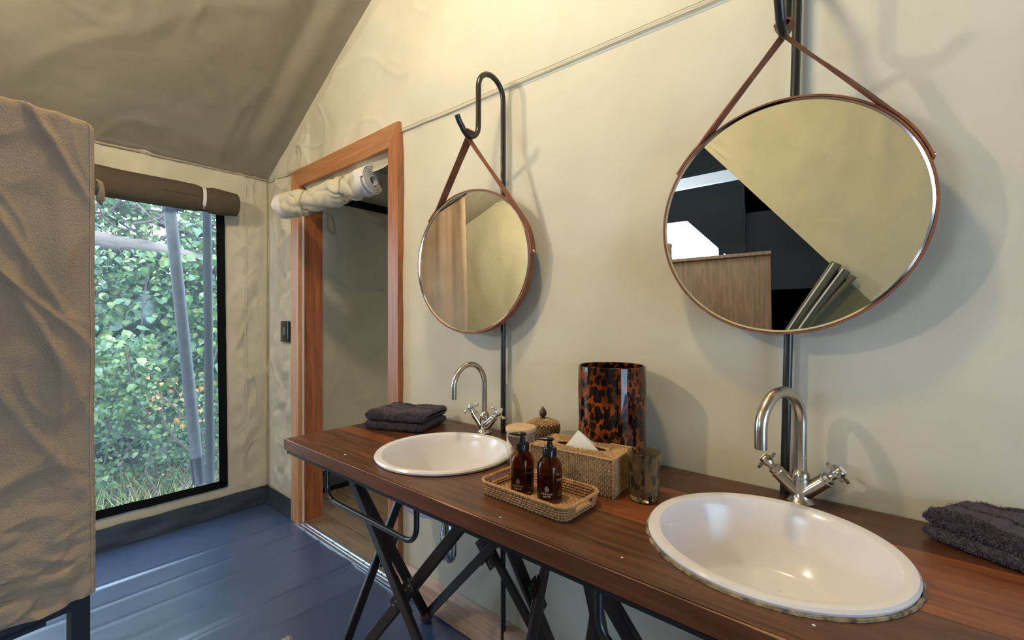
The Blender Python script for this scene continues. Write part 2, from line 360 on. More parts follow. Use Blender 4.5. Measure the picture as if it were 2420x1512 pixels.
# ---- window 1
win = bpy.data.objects.new('window_1', None); COL.objects.link(win); win.location = (0, YB, 0); win['kind'] = 'structure'; ROOT['window_1'] = V((0, YB, 0))
m = MB(); m.grid(30, 30, lambda u, v: (WX0+(WX1-WX0)*u, YB+.004+.003*nz(u*4, v*4), WZ0+(WZ1-WZ0)*v)); obj('pane', m, pane, win)
m = MB(); rr = lambda x, z: .003*nz(x*6, z*4, 3)
def strip(p, q, wdir, w):
    p, q = V(p), V(q); pts = [p.lerp(q, i/24)+V((rr(i*.2, 1), 0, rr(i*.2, 5))) for i in range(25)]
    mm = MB(); mm.ribbon(pts, wdir, [(0, -1, 0)]*25, w, .004); return mm
for a, b, wd in (((WX1+.002, YB-.006, WZ0-.025), (WX1-.018, YB-.006, WZ1), (1, 0, 0)), ((WX0, YB-.006, WZ0-.004), (WX1+.022, YB-.006, WZ0-.008), (0, 0, 1)), ((WX0, YB-.006, WZ0), (WX0, YB-.006, WZ1), (1, 0, 0))):
    obj('webbing_strip', strip(a, b, wd, .048), webbing, win)
# rolled window blind
t = thing('rolled_window_blind', 'dark brown canvas blind rolled up along the top of the big window', 'blind', (.4, 3.2, 1.95))
m = MB(); X0, X1 = -.62, 1.035; prof = []
NR = 60
def rollr(x, a):
    r = .082+.004*nz(x*5, a*1.5); r -= .012*ridge(x-.855, .03); r -= .010*max(0, (x-.9)/.13); r += .003*nz(x*14+a, a*3); return r
def rollp(x, a, k=1): r = rollr(x, a)*k; return (x, 3.205-r*cos(a)*.8, 2.018+.004*nz(x*3, 0)-(x-.4)*.006+r*sin(a))
m.grid(NR, 28, lambda u, v: rollp(X0+(X1-X0)*u, 2*pi*v))
for k0, k1, dx0, dx1 in ((1, .8, 0, .006), (.8, .78, .006, -.02), (.78, .6, -.02, .0), (.6, .58, 0, -.02), (.58, .3, -.02, 0), (.3, .0, 0, -.01)):
    m.grid(2, 28, lambda u, v: rollp(X1+dx0+(dx1-dx0)*u, 2*pi*v, k0+(k1-k0)*u))
obj('rolled_canvas', m, darkroll, t)
for xx, nm in ((.855, 'tie_strap'), (.15, 'tie_strap')):
    m = MB(); pts = []; nn = []
    for i in range(21):
        a = -1.0+ (pi*1.05+1.0)*i/20; r = rollr(xx, a)+.003
        pts.append((xx+.01*i/20-.012, 3.205-r*cos(a)*.8, 2.018-(xx-.4)*.006+r*sin(a))); nn.append((0, -cos(a), sin(a)))
    pts += [(xx, 3.29, 2.115)]; nn += [(0, 0, 1)]
    m.ribbon(pts, (1, 0, 0), nn, .018, .002); obj(nm, m, whitetape, t)
m = MB(); m.box((.99, 3.283, 2.055), (1.012, 3.288, 2.11)); obj('strap_tab', m, canvas_trim, t)

# ---- door 1 : timber frame in wall A, canvas door rolled up
dr = bpy.data.objects.new('door_1', None); COL.objects.link(dr); dr.location = (XA, 2.3, 0); dr['kind'] = 'structure'; ROOT['door_1'] = V((XA, 2.3, 0))
def prism(poly, x0, x1): # polygon in y,z extruded in x
    n = len(poly); return MB().add([(x0, a, b) for a, b in poly]+[(x1, a, b) for a, b in poly], [tuple(range(n)), tuple(range(2*n-1, n-1, -1))]+[(i, (i+1) % n, (i+1) % n+n, i+n) for i in range(n)])
yR0, yR1, yL0, yL1, zh0, zh1 = 1.733, 1.815, 2.765, 2.868, 2.098, 2.205
obj('right_casing', prism([(yR0, 0), (yR1, 0), (yR1, zh0), (yR0, zh1)], 1.233, 1.264), W_frame, dr, smooth=False, bevel=.0015)
obj('left_casing', prism([(yL0, 0), (yL1, 0), (yL1, zh1), (yL0, zh0)], 1.233, 1.264), W_frame2, dr, smooth=False, bevel=.0015)
obj('head_casing', prism([(yR0, zh1), (yR1, zh0), (yL0, zh0), (yL1, zh1)], 1.234, 1.264), W_head, dr, smooth=False, bevel=.0015)
m = MB(); m.box((1.266, 2.776, .0), (1.395, 2.81, 2.12)); obj('left_jamb', m, W_jamb, dr, smooth=False, bevel=.001)
m = MB(); m.box((1.236, 2.7655, .0), (1.266, 2.80, 2.12)); obj('left_stop', m, W_frame2, dr, smooth=False)
m = MB(); m.box((1.266, 1.77, .0), (1.39, 1.812, 2.12)); obj('right_jamb', m, W_jamb, dr, smooth=False, bevel=.001)
m = MB(); m.box((1.266, 1.80, 2.11), (1.395, 2.79, 2.15)); obj('head_jamb', m, W_jamb, dr, smooth=False, bevel=.001)
m = MB(); m.ribbon([(1.262+.0015*nz(z*5, 1), 2.764, z) for z in [i*.07 for i in range(30)]], (1, 0, 0), [(0, -1, 0)]*30, .012, .004); obj('zip', m, zipm, dr)
m = MB(); m.box((1.225, 1.74, -.002), (1.285, 2.79, .006)); m.box((1.262, 1.8, .006), (1.268, 2.77, .011)); m.box((1.243, 1.8, .006), (1.247, 2.77, .0085)); th = obj('threshold_strip', m, alu, dr, smooth=False)
m = MB()
for i in range(6): m.lathe([(0, .0088), (.004, .0082), (.004, .006)], 8, (1.255, 1.9+i*.16, 0))
obj('screw', m, steel, dr, kind='stuff')
# rolled canvas door
t = thing('rolled_canvas_door', 'khaki canvas door rolled up and tied under the timber door head', 'rolled door', (1.2, 2.3, 1.95))
A, Bp = V((1.10, 2.66, 1.928)), V((1.272, 2.02, 1.992)); ax = (Bp-A).normalized(); up = V((0, 0, 1)); up = (up-ax*up.dot(ax)).normalized(); sd = ax.cross(up)
def rr2(s, a):
    r = .074+.010*nz(s*7+cos(a)*.8, sin(a)*1.2, 3)+.016*abs(nz(s*9+cos(a)*.6, sin(a)*.9-s*3, 5))-.004-.014*cz(s*4.2+cos(a)*.38, sin(a)*.38, 95, .16)-.008*cz(s*6-cos(a)*.5, sin(a)*.5+2, 96, .16)
    r -= .013*ridge(s-.30, .035)+.012*ridge(s-.75, .035); r += .006*max(0, s-.85)*4*.3; return r
def cp(s, a, k=1):
    r = rr2(s, a)*k; c = A.lerp(Bp, s)-V((0, 0, 1))*.012*sin(pi*s); return c+(sd*cos(a)+up*sin(a))*r
m = MB(); m.grid(150, 90, lambda u, v: cp(.075+.86*u, 2*pi*v)); m.grid(1, 24, lambda u, v: cp(.075, 2*pi*v, u)); obj('rolled_canvas', m, canvas_b, t)
m = MB(); m.grid(6, 40, lambda u, v: cp(.0+.08*u, 2*pi*v, 1.012)); m.grid(3, 40, lambda u, v: cp(0, 2*pi*v, .3+.712*u)); m.grid(5, 40, lambda u, v: cp(.93+.07*u, 2*pi*v, 1.012)); obj('edge_tape', m, whitetape, t)
m = MB(); pts = []; nn = []
for i in range(230):
    a = i/230*2*pi*6.3; k = 1.0-.115*a/(2*pi); pts.append(A.lerp(Bp, 1.0)+(sd*cos(a)*1.0+up*sin(a))*.072*k); nn.append(sd*cos(a)+up*sin(a))
m.ribbon(pts, ax, nn, .03, .0045); obj('rolled_edge', m, whitetape, t)
for s0, ln in ((.30, .0), (.75, .0)):
    m = MB(); pts = [cp(s0+.02*sin(a), a, 1.04) for a in [2*pi*i/30+.6 for i in range(31)]]
    m.ribbon(pts, ax, [(p-A.lerp(Bp, s0)).normalized() for p in pts], .012, .002); o = obj('tie_tape', m, canvas_trim, t)
    m = MB(); q = cp(s0, -1.9+pi, 1.03); q2 = cp(s0, -1.2, 1.03)
    m.tube(smoothpath([q2, q2+V((-.012, .005, -.012)), q2+V((.0, -.03, -.014)), q2+V((-.01, -.05, -.03))]), .003, 6)
    m.tube(smoothpath([q2, q2+V((-.012, -.012, -.008)), q2+V((-.005, -.03, -.03))]), .003, 6); obj('knot', m, canvas_trim, t)
m = MB(); m.grid(20, 6, lambda u, v: (1.258+.02*nz(u*5, v)-.02*v+(.03 if v else 0), 1.83+.92*u, 2.10-(.055+.07*(u))*v)); obj('hanging_flap', m, canvas, t)

# light switch
t = thing('light_switch', 'small black light switch plate on the canvas beside the door frame', 'switch', (1.25, 2.975, 1.13))
m = MB(); m.box((1.236, 2.918, 1.128), (1.25, 3.03, 1.262)); obj('plate', m, blackplastic, t, bevel=.002)
m = MB(); m.box((1.232, 2.958, 1.172), (1.24, 2.985, 1.222)); obj('rocker', m, mat('grey_plastic', (.10, .11, .12), .3), t, bevel=.001)

# ---- toilet annex behind the door
m = MB(); m.grid(90, 140, lambda u, v: (1.39+1.5*u, 3.15-.035*nz(u*4+v*3, v*5-u*3, 3)-.03*abs(nz(u*5-v*3, v*6+u*3, 1))-.012*cz(u*3+v*4, v*3-u*2, 81, .12)-.010*cz(u*5-v*4, v*5+u*3, 82, .12), .16+2.5*v)); ww = struct('wall_annex_back', m, canvas_b)
m = MB(); m.box((1.39, 3.08, 2.14), (2.9, 3.12, 2.19)); obj('top_gap', m, webbing, ww, smooth=False)
m = MB(); m.box((1.39, 3.125, 0), (2.9, 3.14, .035)); obj('black_strip', m, webbing, ww, smooth=False)
m = MB(); m.box((1.39, 3.13, .035), (2.9, 3.145, .135)); obj('skirt', m, vinyl2, ww, smooth=False)
m = MB(); m.box((1.39, 3.122, .135), (2.9, 3.14, .165)); obj('black_strip', m, webbing, ww, smooth=False)
m = MB(); m.box((2.9, 1.0, 0), (2.95, 3.2, 2.6)); struct('wall_annex_side', m, canvas_b, smooth=False)
m = MB(); m.box((1.30, 1.3, 0), (2.95, 1.34, 2.6)); struct('wall_annex_front', m, canvas_b, smooth=False)
m = MB(); m.grid(10, 10, lambda u, v: (1.285+1.7*u, 1.3+2.0*v, 2.62-.10*u-.10*v+.02*nz(u*4, v*4))); struct('ceiling_annex', m, canvas_roof)
m = MB(); m.box((1.275, 1.3, -.06), (2.95, 3.2, -.02)); fl2 = struct('floor_annex', m, W_deck, smooth=False)
px = 1.287; plank_src = None
for i in range(13):
    if plank_src is None:
        m = MB(); m.box((px+.0015, 1.34, -.02), (px+.1225, 3.125, .001)); plank_src = obj('plank', m, W_deck, fl2, smooth=False, bevel=.0015)
    else:
        c = plank_src.copy(); COL.objects.link(c); c.parent = fl2; c.location = (.126*i, random.uniform(-.0, .0), random.uniform(-.001, .001)); c.name = 'plank'
t = thing('speckled_mat', 'small brown and white speckled mat on the annex planks', 'mat', (1.72, 2.2, 0))
m = MB(); m.grid(30, 30, lambda u, v: (1.53+.42*u, 1.8+.58*v, .008+.003*nz(u*30, v*30))); 
obj('pile', m, mat('speckled_pile', (.22, .16, .11), .9, bump=[(150, 1, one)], var=(90, .9, one)), t, thick=.008)
m = MB(); m.tube([(1.525, 1.795, .008), (1.955, 1.795, .008), (1.955, 2.385, .008), (1.525, 2.385, .008)], .007, 6, closed=True); obj('binding', m, leather, t)
t = thing('hanging_loop', 'pale webbing loop hanging on the annex canvas left of the opening', 'loop', (1.62, 3.13, 1.9))
m = MB(); pts = smoothpath([(1.60, 3.13, 2.06), (1.595, 3.10, 2.0), (1.60, 3.09, 1.93), (1.625, 3.09, 1.905), (1.645, 3.095, 1.94), (1.64, 3.105, 2.0), (1.625, 3.13, 2.06)]); m.ribbon(pts, (0, .3, .1), [(1, 0, 0)]*len(pts), .016, .003)
m.tube([(1.61, 3.09, 1.915), (1.63, 3.088, 1.905), (1.65, 3.09, 1.912)], .01, 8); obj('webbing', m, canvas_trim, t)

# ================================================================== FAR SIDE OF THE TENT (seen in the mirrors)
m = MB(); XP = -1.62
# partition canvas with an opening whose flap hangs diagonally
poly = [(-2.66, 0), (-.55, 0), (-.55, .9), (.05, 1.30), (1.25, 2.62), (3.35, 2.62), (3.35, roof(3.3)), (-.35, roof(-.35)+.03), (-2.66, 2.9)]
def pz(y): # lower edge of canvas along y
    if y < -.55: return 0
    if y < .0: return .62+(y+.55)*.9
    if y < 1.15: return 1.115+y*1.22
    return 2.52
m.grid(200, 60, lambda u, v: (XP+.02*nz(u*14, v*4, 3)+.012*nz(u*22+v*9, v*10, 5)+.010*cz(u*14+v*3, v*3-u*5, 120, .08), -2.66+6.0*u, pz(-2.66+6.0*u)+(roof(-2.66+6.0*u)+.04-pz(-2.66+6.0*u))*v))
m.grid(20, 20, lambda u, v: (XP+.02*nz(u*6, v*4, 2), 2.25+1.08*u, 2.56*v))
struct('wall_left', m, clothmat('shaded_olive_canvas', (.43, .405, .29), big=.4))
# tied-back dark canvas flap
t = thing('tied_canvas_flap', 'dark green canvas flap tied back beside the bedroom opening', 'flap', (-1.55, .3, .9))
m = MB()
for k, (off, r) in enumerate(((0, .035), (.055, .03), (.10, .02))):
    m.tube(smoothpath([(-1.58, .72-off, .62), (-1.57, .50-off, 1.02), (-1.56, .24-off, 1.46-off)]), r, 10)
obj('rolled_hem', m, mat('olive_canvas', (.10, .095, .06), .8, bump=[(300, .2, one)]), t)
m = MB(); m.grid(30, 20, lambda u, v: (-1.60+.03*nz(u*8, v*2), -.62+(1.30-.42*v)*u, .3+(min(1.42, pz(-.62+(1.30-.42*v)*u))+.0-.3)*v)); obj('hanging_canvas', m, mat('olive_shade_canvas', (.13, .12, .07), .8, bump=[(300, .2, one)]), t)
m = MB(); m.tube(smoothpath([(-1.53, .735, .62), (-1.53, .515, 1.02), (-1.53, .255, 1.46)]), .006, 6); m.tube(smoothpath([(-1.53, .68, .60), (-1.53, .46, 1.0), (-1.53, .20, 1.42)]), .006, 6); obj('hem_tape', m, whitetape, t)
# brown curtain seen in the left mirror
t = thing('shower_curtain', 'long brown shower curtain in folds at the far left side', 'curtain', (-1.0, 2.9, 0))
m = MB(); m.grid(120, 30, lambda u, v: (-1.02+.010*sin(u*24+1.5*sin(u*7)+.8*sin(v*3))*(.4+.6*(1-v))+.03*nz(u*5, v*1.2), 2.64+.64*u+.05*v*(1-u), .05+2.42*v+.0*u)); obj('drape', m, brownfab, t, thick=.002)
m = MB(); m.tube([(-1.0, 2.66, 2.50), (-1.0, 3.28, 2.24)], .008, 8); obj('rail', m, steel, t)
# bedroom shell
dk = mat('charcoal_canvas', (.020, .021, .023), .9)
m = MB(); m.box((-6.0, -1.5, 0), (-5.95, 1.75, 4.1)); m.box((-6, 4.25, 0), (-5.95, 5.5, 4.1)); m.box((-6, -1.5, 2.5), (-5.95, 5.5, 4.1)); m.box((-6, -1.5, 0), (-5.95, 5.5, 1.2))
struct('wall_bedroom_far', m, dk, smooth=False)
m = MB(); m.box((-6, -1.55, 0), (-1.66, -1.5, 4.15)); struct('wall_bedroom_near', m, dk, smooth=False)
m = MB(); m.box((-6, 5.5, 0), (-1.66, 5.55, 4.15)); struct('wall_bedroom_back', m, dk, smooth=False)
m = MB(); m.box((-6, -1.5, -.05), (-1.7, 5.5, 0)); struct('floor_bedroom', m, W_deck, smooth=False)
m = MB(); m.box((-5.82, 2.05, 1.15), (-5.75, 2.13, 2.6)); m.add([(-5.78, 1.7, 2.6), (-5.78, 2.75, 2.6), (-5.78, 1.7, 1.5), (-5.74, 1.7, 2.6), (-5.74, 2.75, 2.6), (-5.74, 1.7, 1.5)], [(0,1,2), (5,4,3), (0,3,4,1), (1,4,5,2), (2,5,3,0)]); struct('window_2', m, dk, smooth=False)
m = MB(); m.box((-4.2, -1.4, 2.72), (-4.1, 5.4, 2.86)); struct('trim_2', m, whitetape, smooth=False)
t = thing('headboard_partition', 'tall wooden headboard panel in the bedroom, seen in the right mirror', 'headboard', (-3.5, 1.6, 0))
for i in range(7):
    m = MB(); m.box((-3.56, .98+i*.30, 0), (-3.52, 1.278+i*.30, 1.66)); obj('panel_board', m, W_panel, t, smooth=False)
m = MB(); m.box((-3.58, .96, 1.66), (-3.46, 3.1, 1.70)); obj('cap_rail', m, W_panel, t, smooth=False, bevel=.003)
t = thing('bedroom_pendant', 'small white bedroom pendant lamp reflected in the right mirror', 'lamp', (-3.6, 2.25, 2.5))
em = mat('lit_bulb', (1, .9, .8), .5); em.node_tree.nodes['Principled BSDF'].inputs['Emission Color'].default_value = (1, .93, .85, 1); em.node_tree.nodes['Principled BSDF'].inputs['Emission Strength'].default_value = 14
m = MB(); m.tube([(-3.6, 2.25, 4.1), (-3.6, 2.25, 2.62)], .006, 6); obj('cord', m, whitetape, t)
m = MB(); m.lathe([(.015, .12), (.03, .09), (.10, .0), (.0, .01)], 20, (-3.6, 2.25, 2.5)); obj('lamp_shade', m, em, t)

# ================================================================== OUTSIDE
m = MB(); m.grid(30, 30, lambda u, v: (-6+16*u, 3.45+12*v, -.45+.1*nz(u*8, v*8)+.10*v*v)); struct('ground', m, mat('leaf_litter', (.16, .12, .07), .95, bump=[(20, 1, one)], var=(9, .5, one)))
def leafmat(name, c, t=.35):
    m = mat(name, c, .45, var=(2.5, .45, one)); b = m.node_tree.nodes['Principled BSDF']; 
    b.inputs['Subsurface Weight'].default_value = 0; return m
greens = [leafmat('leaf_green', (0.060, 0.147, 0.038)), leafmat('leaf_deep_green', (0.019, 0.060, 0.019)), leafmat('leaf_pale_green', (0.163, 0.240, 0.093)), leafmat('leaf_yellow_green', (0.207, 0.218, 0.065)), leafmat('leaf_blue_green', (0.076, 0.158, 0.093))]
bark = mat('grey_bark', (.19, .165, .155), .85, bump=[(14, 1, (1, 1, 1)), (40, .6, (.2, 1, 1))], var=(9, .35, (.25, 1, 1)))
twigm = mat('dry_twig', (.11, .09, .08), .9)
strawm = mat('dry_grass', (.46, .38, .21), .8, var=(3, .3, one)); grassm = mat('green_grass', (.19, .30, .09), .8, var=(3, .3, one))
def rdir(): 
    v = V((random.gauss(0, 1), random.gauss(0, 1), random.gauss(0, 1))); return v.normalized()
def leaf(mb, c, s, n, d):
    d = (d-n*d.dot(n)).normalized(); u = n.cross(d); c = V(c)
    P = [c-d*s*.5, c-d*s*.3+u*s*.42+n*s*.06, c+d*s*.12+u*s*.36+n*s*.04, c+d*s*.6-n*s*.1, c+d*s*.12-u*s*.36+n*s*.04, c-d*s*.3-u*s*.42+n*s*.06, c+n*s*-.05]
    mb.add(P, [(0,1,6),(1,2,6),(2,3,6),(3,4,6),(4,5,6),(5,0,6)])
def shrub(name, label, cat, region, nst, nind, s0, s1, mats, grp=None, stems=14, fn=None):
    x0, x1, y0, y1, z0, z1 = region
    t = thing(name, label, cat, ((x0+x1)/2, (y0+y1)/2, -.4), grp)
    def pos():
        while True:
            x, y, z = random.uniform(x0, x1), random.uniform(y0, y1), random.uniform(z0, z1)
            if nz(x*1.7, y*1.2, z*1.7) > random.uniform(-.5, .25): return V((x, y, z))
    per = nst//len(mats)
    for mt in mats:
        m = MB()
        for i in range(per):
            p = pos(); n = (rdir()*.75+V((-.15, -.75, .55))).normalized(); leaf(m, p, random.uniform(s0, s1)*.9, n, (rdir()+V((0, 0, -.8))).normalized())
        obj('leaves', m, mt, t, smooth=False, kind='stuff', nofix=True)
    src = {}
    for i in range(nind):
        mt = mats[i % len(mats)]
        if mt.name not in src:
            m = MB(); leaf(m, V((0, 0, 0)), 1, V((0, 0, 1)), V((0, 1, 0))); m.v = [tuple(V(v)+ROOT[t.name]) for v in m.v]; src[mt.name] = obj('leaf', m, mt, t, smooth=False, nofix=True); c = src[mt.name]
        else:
            c = src[mt.name].copy(); COL.objects.link(c); c.parent = t; c.name = 'leaf'
        p = pos(); p.y = y0-random.uniform(0, .12); n = (rdir()*.6+V((-.2, -.8, .5))).normalized(); d = (rdir()*.6+V((0, 0, -1))); d = (d-n*d.dot(n)).normalized(); s = random.uniform(s0*1.05, s1*1.25)
        M = Matrix((n.cross(d)*-1, d, n)).transposed().to_4x4(); c.matrix_local = Matrix.Translation(p-ROOT[t.name]) @ M @ Matrix.Scale(s, 4)
    for i in range(stems):
        m = MB(); x = random.uniform(x0, x1); y = random.uniform(y0, y1); P = [V((x, y, -.42))]
        for k in range(5): P.append(P[-1]+V((random.uniform(-.2, .2), random.uniform(-.1, .1), (z1+.3)/5)))
        m.tube(smoothpath(P, 4), .007, 5); obj('stem', m, twigm, t)
G = greens
shrub('climbing_vine', 'dense green vine covering the bank to the upper right beyond the window', 'vine', (1.15, 2.6, 4.9, 5.7, .9, 3.3), 3600, 80, .045, .085, [G[0], G[4], G[2]], stems=8)
shrub('leafy_shrub', 'broad leafy shrub just below the grey fallen trunk', 'shrub', (.2, 2.2, 4.7, 5.5, .55, 1.86), 6800, 100, .035, .075, [G[0], G[4], G[1], G[2]], stems=14)
shrub('flowering_bush', 'pale green bush with lacy heads at the left side of the window', 'bush', (.15, .85, 4.3, 4.7, .55, 1.15), 900, 30, .03, .06, [G[2], G[4], G[0]], stems=6)
shrub('low_bramble', 'low tangled bramble at the foot of the bank', 'bramble', (.2, 2.1, 4.2, 5.0, -.4, .65), 5200, 80, .02, .045, [G[0], G[4], G[2], G[1]], stems=26)
shrub('yellow_leaved_sapling', 'thin sapling with yellow and orange leaves in the grass', 'sapling', (.75, 1.15, 4.05, 4.3, .45, .85), 60, 24, .02, .034, [G[3], leafmat('leaf_orange', (.55, .28, .08))], stems=4)
shrub('overhanging_branch', 'green branch hanging into the top left of the window view', 'branch', (.35, 1.0, 5.0, 5.4, 2.0, 2.75), 700, 30, .035, .07, [G[2], G[0]], stems=0)
shrub('background_trees', 'bright hazy green trees far behind the bank', 'trees', (-1, 6.5, 8.0, 9.5, .2, 6), 5200, 0, .10, .24, [G[2], G[0], G[4], G[1]], stems=10)
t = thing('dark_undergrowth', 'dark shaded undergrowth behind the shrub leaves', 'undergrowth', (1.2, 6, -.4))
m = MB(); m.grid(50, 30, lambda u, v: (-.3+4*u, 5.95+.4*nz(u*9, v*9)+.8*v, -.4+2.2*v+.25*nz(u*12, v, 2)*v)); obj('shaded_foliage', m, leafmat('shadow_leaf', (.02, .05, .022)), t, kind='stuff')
# tall grass
for nm, lab, mt, n in (('dry_grass', 'pale dry grass stalks at the bottom of the window view', strawm, 1300), ('green_grass', 'fresh green grass blades among the dry stalks', grassm, 800)):
    m = MB()
    for i in range(n):
        x, y = random.uniform(.2, 2.2), random.uniform(3.95, 4.9); h = random.uniform(.15, .58); a = random.uniform(-.5, .5)*h; b_ = random.uniform(-.15, .1)
        p = V((x, y, -.42)); w = random.uniform(.002, .005)
        q = p+V((a*.35, b_*.3, h*.6)); r_ = p+V((a, b_, h))
        m.add([p+V((-w, 0, 0)), p+V((w, 0, 0)), q+V((w, 0, 0)), q+V((-w, 0, 0)), r_], [(0,1,2,3), (3,2,4)])
    obj(nm, m, mt, smooth=False, kind='stuff', label=lab, category='grass', nofix=True)
# fallen trunk and twigs
t = thing('fallen_trunk', 'weathered grey trunk lying across the bank behind the tent pole', 'tree trunk', (1.1, 5.2, 1.9))
P = [(.2, 5.0, 1.96), (.62, 5.02, 1.93), (.95, 5.0, 1.90), (1.25, 5.05, 1.85), (1.6, 5.1, 1.80), (2.2, 5.2, 1.72)]; sp = smoothpath(P, 10)
m = MB(); m.tube([p+V((0, .01*nz(p.x*9, 1), .012*nz(p.x*8, 5))) for p in sp], [.075+.010*nz(p.x*7, 3)-.025*max(0, p.x-1.0) for p in sp], 16); obj('trunk', m, bark, t)
t = thing('bare_thicket', 'tangle of bare grey branches above the fallen trunk', 'branches', (1.0, 5.3, 2.0))
m = MB(); m.tube(smoothpath([(.1, 5.6, 2.42), (.8, 5.5, 2.34), (1.4, 5.6, 2.22), (2.3, 5.7, 2.3)]), .06, 10); m.tube(smoothpath([(.1, 5.8, 2.72), (1.0, 5.6, 2.66), (1.9, 5.9, 2.5)]), .08, 10); obj('bough', m, mat('dark_bark', (.10, .09, .09), .9, bump=[(20, 1, one)]), t)
for k in range(26):
    m = MB(); p = V((random.uniform(.3, 1.7), random.uniform(4.9, 5.4), random.uniform(2.0, 2.7))); P = [p]; d = V((random.choice((-1, 1)), 0, random.uniform(-.6, .5))).normalized()
    for j in range(7): d = (d+rdir()*.45).normalized(); P.append(P[-1]+d*.12)
    sp = smoothpath(P, 4); m.tube(sp, [.011*(1-i/len(sp))+.002 for i in range(len(sp))], 5); obj('twig', m, bark if k % 2 else twigm, t)
m = MB()
for k in range(240):
    p = V((random.uniform(.2, 2.0), random.uniform(4.9, 5.5), random.uniform(1.95, 2.7))); d = rdir(); q = p+d*.12+rdir()*.04; r_ = q+(d+rdir()*.6)*.12
    m.tube([p, q, r_], [.0035, .0025, .001], 4, caps=False)
obj('fine_twig', m, twigm, t, kind='stuff')
# tent poles outside
t = thing('slanting_tent_pole', 'light grey tent pole leaning inwards outside the window', 'tent pole', (.95, 3.65, 0))
a, b = V((.765, 3.66, 2.2)), V((.948, 3.66, .14)); dd = (b-a).normalized()
m = MB(); m.tube([a, b], .035, 20); obj('pole', m, galv, t)
m = MB(); m.tube([b-dd*.17, b+dd*.012], .040, 20); obj('socket', m, steel2, t)
m = MB(); m.tube([b, b+dd*.07, b+dd*.09, b+dd*.62], [.028, .014, .010, .008], 12); obj('spike', m, steel2, t)
for k in (.05, .13): m = MB(); q = b-dd*k; m.tube([q+V((.0, -.038, 0)), q+V((.0, -.048, 0))], .008, 8); obj('bolt', m, chrome, t)
m = MB(); q = a+dd*.18; m.tube([q-dd*.02+V((0, -.0, 0)), q+dd*.02], .045, 14); m.tube([q+V((.03, -.03, 0)), q+V((.07, -.02, 0))], .018, 8); obj('clamp', m, steel2, t)
t = thing('upright_tent_pole', 'dark grey upright tent pole beside the window edge', 'tent pole', (.96, 3.5, 0))
m = MB(); m.tube([(.948, 3.5, 2.3), (.975, 3.5, -.4)], .026, 16); obj('pole', m, mat('dark_galvanised', (.035, .045, .055), .6), t)

# ================================================================== WASHSTAND
CZ = .85; CX0, CX1, CY0, CY1 = .675, 1.252, -.75, 1.615
B1, B2 = (.925, 1.052, .2), (.943, .163, .205)
ct = thing('washstand_counter', 'long dark hardwood counter top with two round basins', 'counter', (.96, .4, .81))
def cutter(c):
    bm = bmesh.new(); bmesh.ops.create_cone(bm, cap_ends=True, segments=64, radius1=c[2], radius2=c[2], depth=.3, matrix=Matrix.Translation((c[0], c[1], .83)))
    me = bpy.data.meshes.new('cut'); bm.to_mesh(me); bm.free(); o = bpy.data.objects.new('cut', me); COL.objects.link(o); return o
cuts = [cutter(B1), cutter(B2)]
boards = [((CX0, .865), [(-.75, 1.615, W_mid)]), ((.865, .925), [(.93, 1.615, W_red)]), ((.925, CX1), [(.93, 1.615, W_dark)]),
          ((.865, 1.09), [(.70, .93, W_mid), (.163, .70, W_red), (-.75, .163, W_red)]), ((1.09, CX1), [(-.75, .93, W_dark)])]
made = []
for (x0, x1), segs in boards:
    for y0, y1, mt in segs:
        m = MB(); g = .0004; m.box((x0+g, y0+g, .812), (x1-g, y1-g, CZ+random.uniform(-.0004, .0004)))
        made.append(obj('board', m, mt, ct, smooth=False))
bpy.context.view_layer.update()
for o in made:
    for c in cuts: md = o.modifiers.new('b', 'BOOLEAN'); md.object = c; md.operation = 'DIFFERENCE'; md.solver = 'EXACT'
bpy.context.view_layer.update(); dg = bpy.context.evaluated_depsgraph_get()
for o in made:
    me = bpy.data.meshes.new_from_object(o.evaluated_get(dg)); o.modifiers.clear(); o.data = me
for c in cuts: bpy.data.objects.remove(c)
m = MB(); m.box((CX0-.004, CY0, .812), (CX0, CY1+.004, CZ-.001)); m.box((CX0-.004, CY1, .812), (CX1, CY1+.004, CZ-.001)); obj('edge_band', m, W_edge, ct, smooth=False, bevel=.001)
m = MB(); pe = [V((CX0-.0030+.0006*nz(y*11, 2), y, CZ-.0012+.0006*nz(y*13, 7))) for y in [CY0+i*.01 for i in range(236)]]
m.tube(pe, [max(.0002, .0011+.0022*nz(p.y*6, 5)) for p in pe], 6); obj('worn_edge', m, woodmat('worn_light_wood', (.22, .10, .045), (.42, .21, .10), .5), ct)
m = MB(); m.box((CX0+.004, CY0, .798), (CX0+.010, CY1-.005, .812)); m.box((CX0+.004, CY0, .806), (CX0+.05, CY1-.005, .812)); m.box((CX0+.004, CY1-.011, .798), (CX1, CY1-.005, .812)); obj('steel_angle', m, steel, ct, smooth=False)
m = MB()
for x, y, s in ((.715, 1.28, .004), (.90, .33, .003), (.72, .35, .002), (.79, .12, .003), (.73, .07, .002), (.70, .62, .002)):
    m.lathe([(0, .0009), (s, .0004), (s*1.2, 0)], 7, (x, y, CZ))
obj('paint_speck', m, whitetape, ct, kind='stuff')
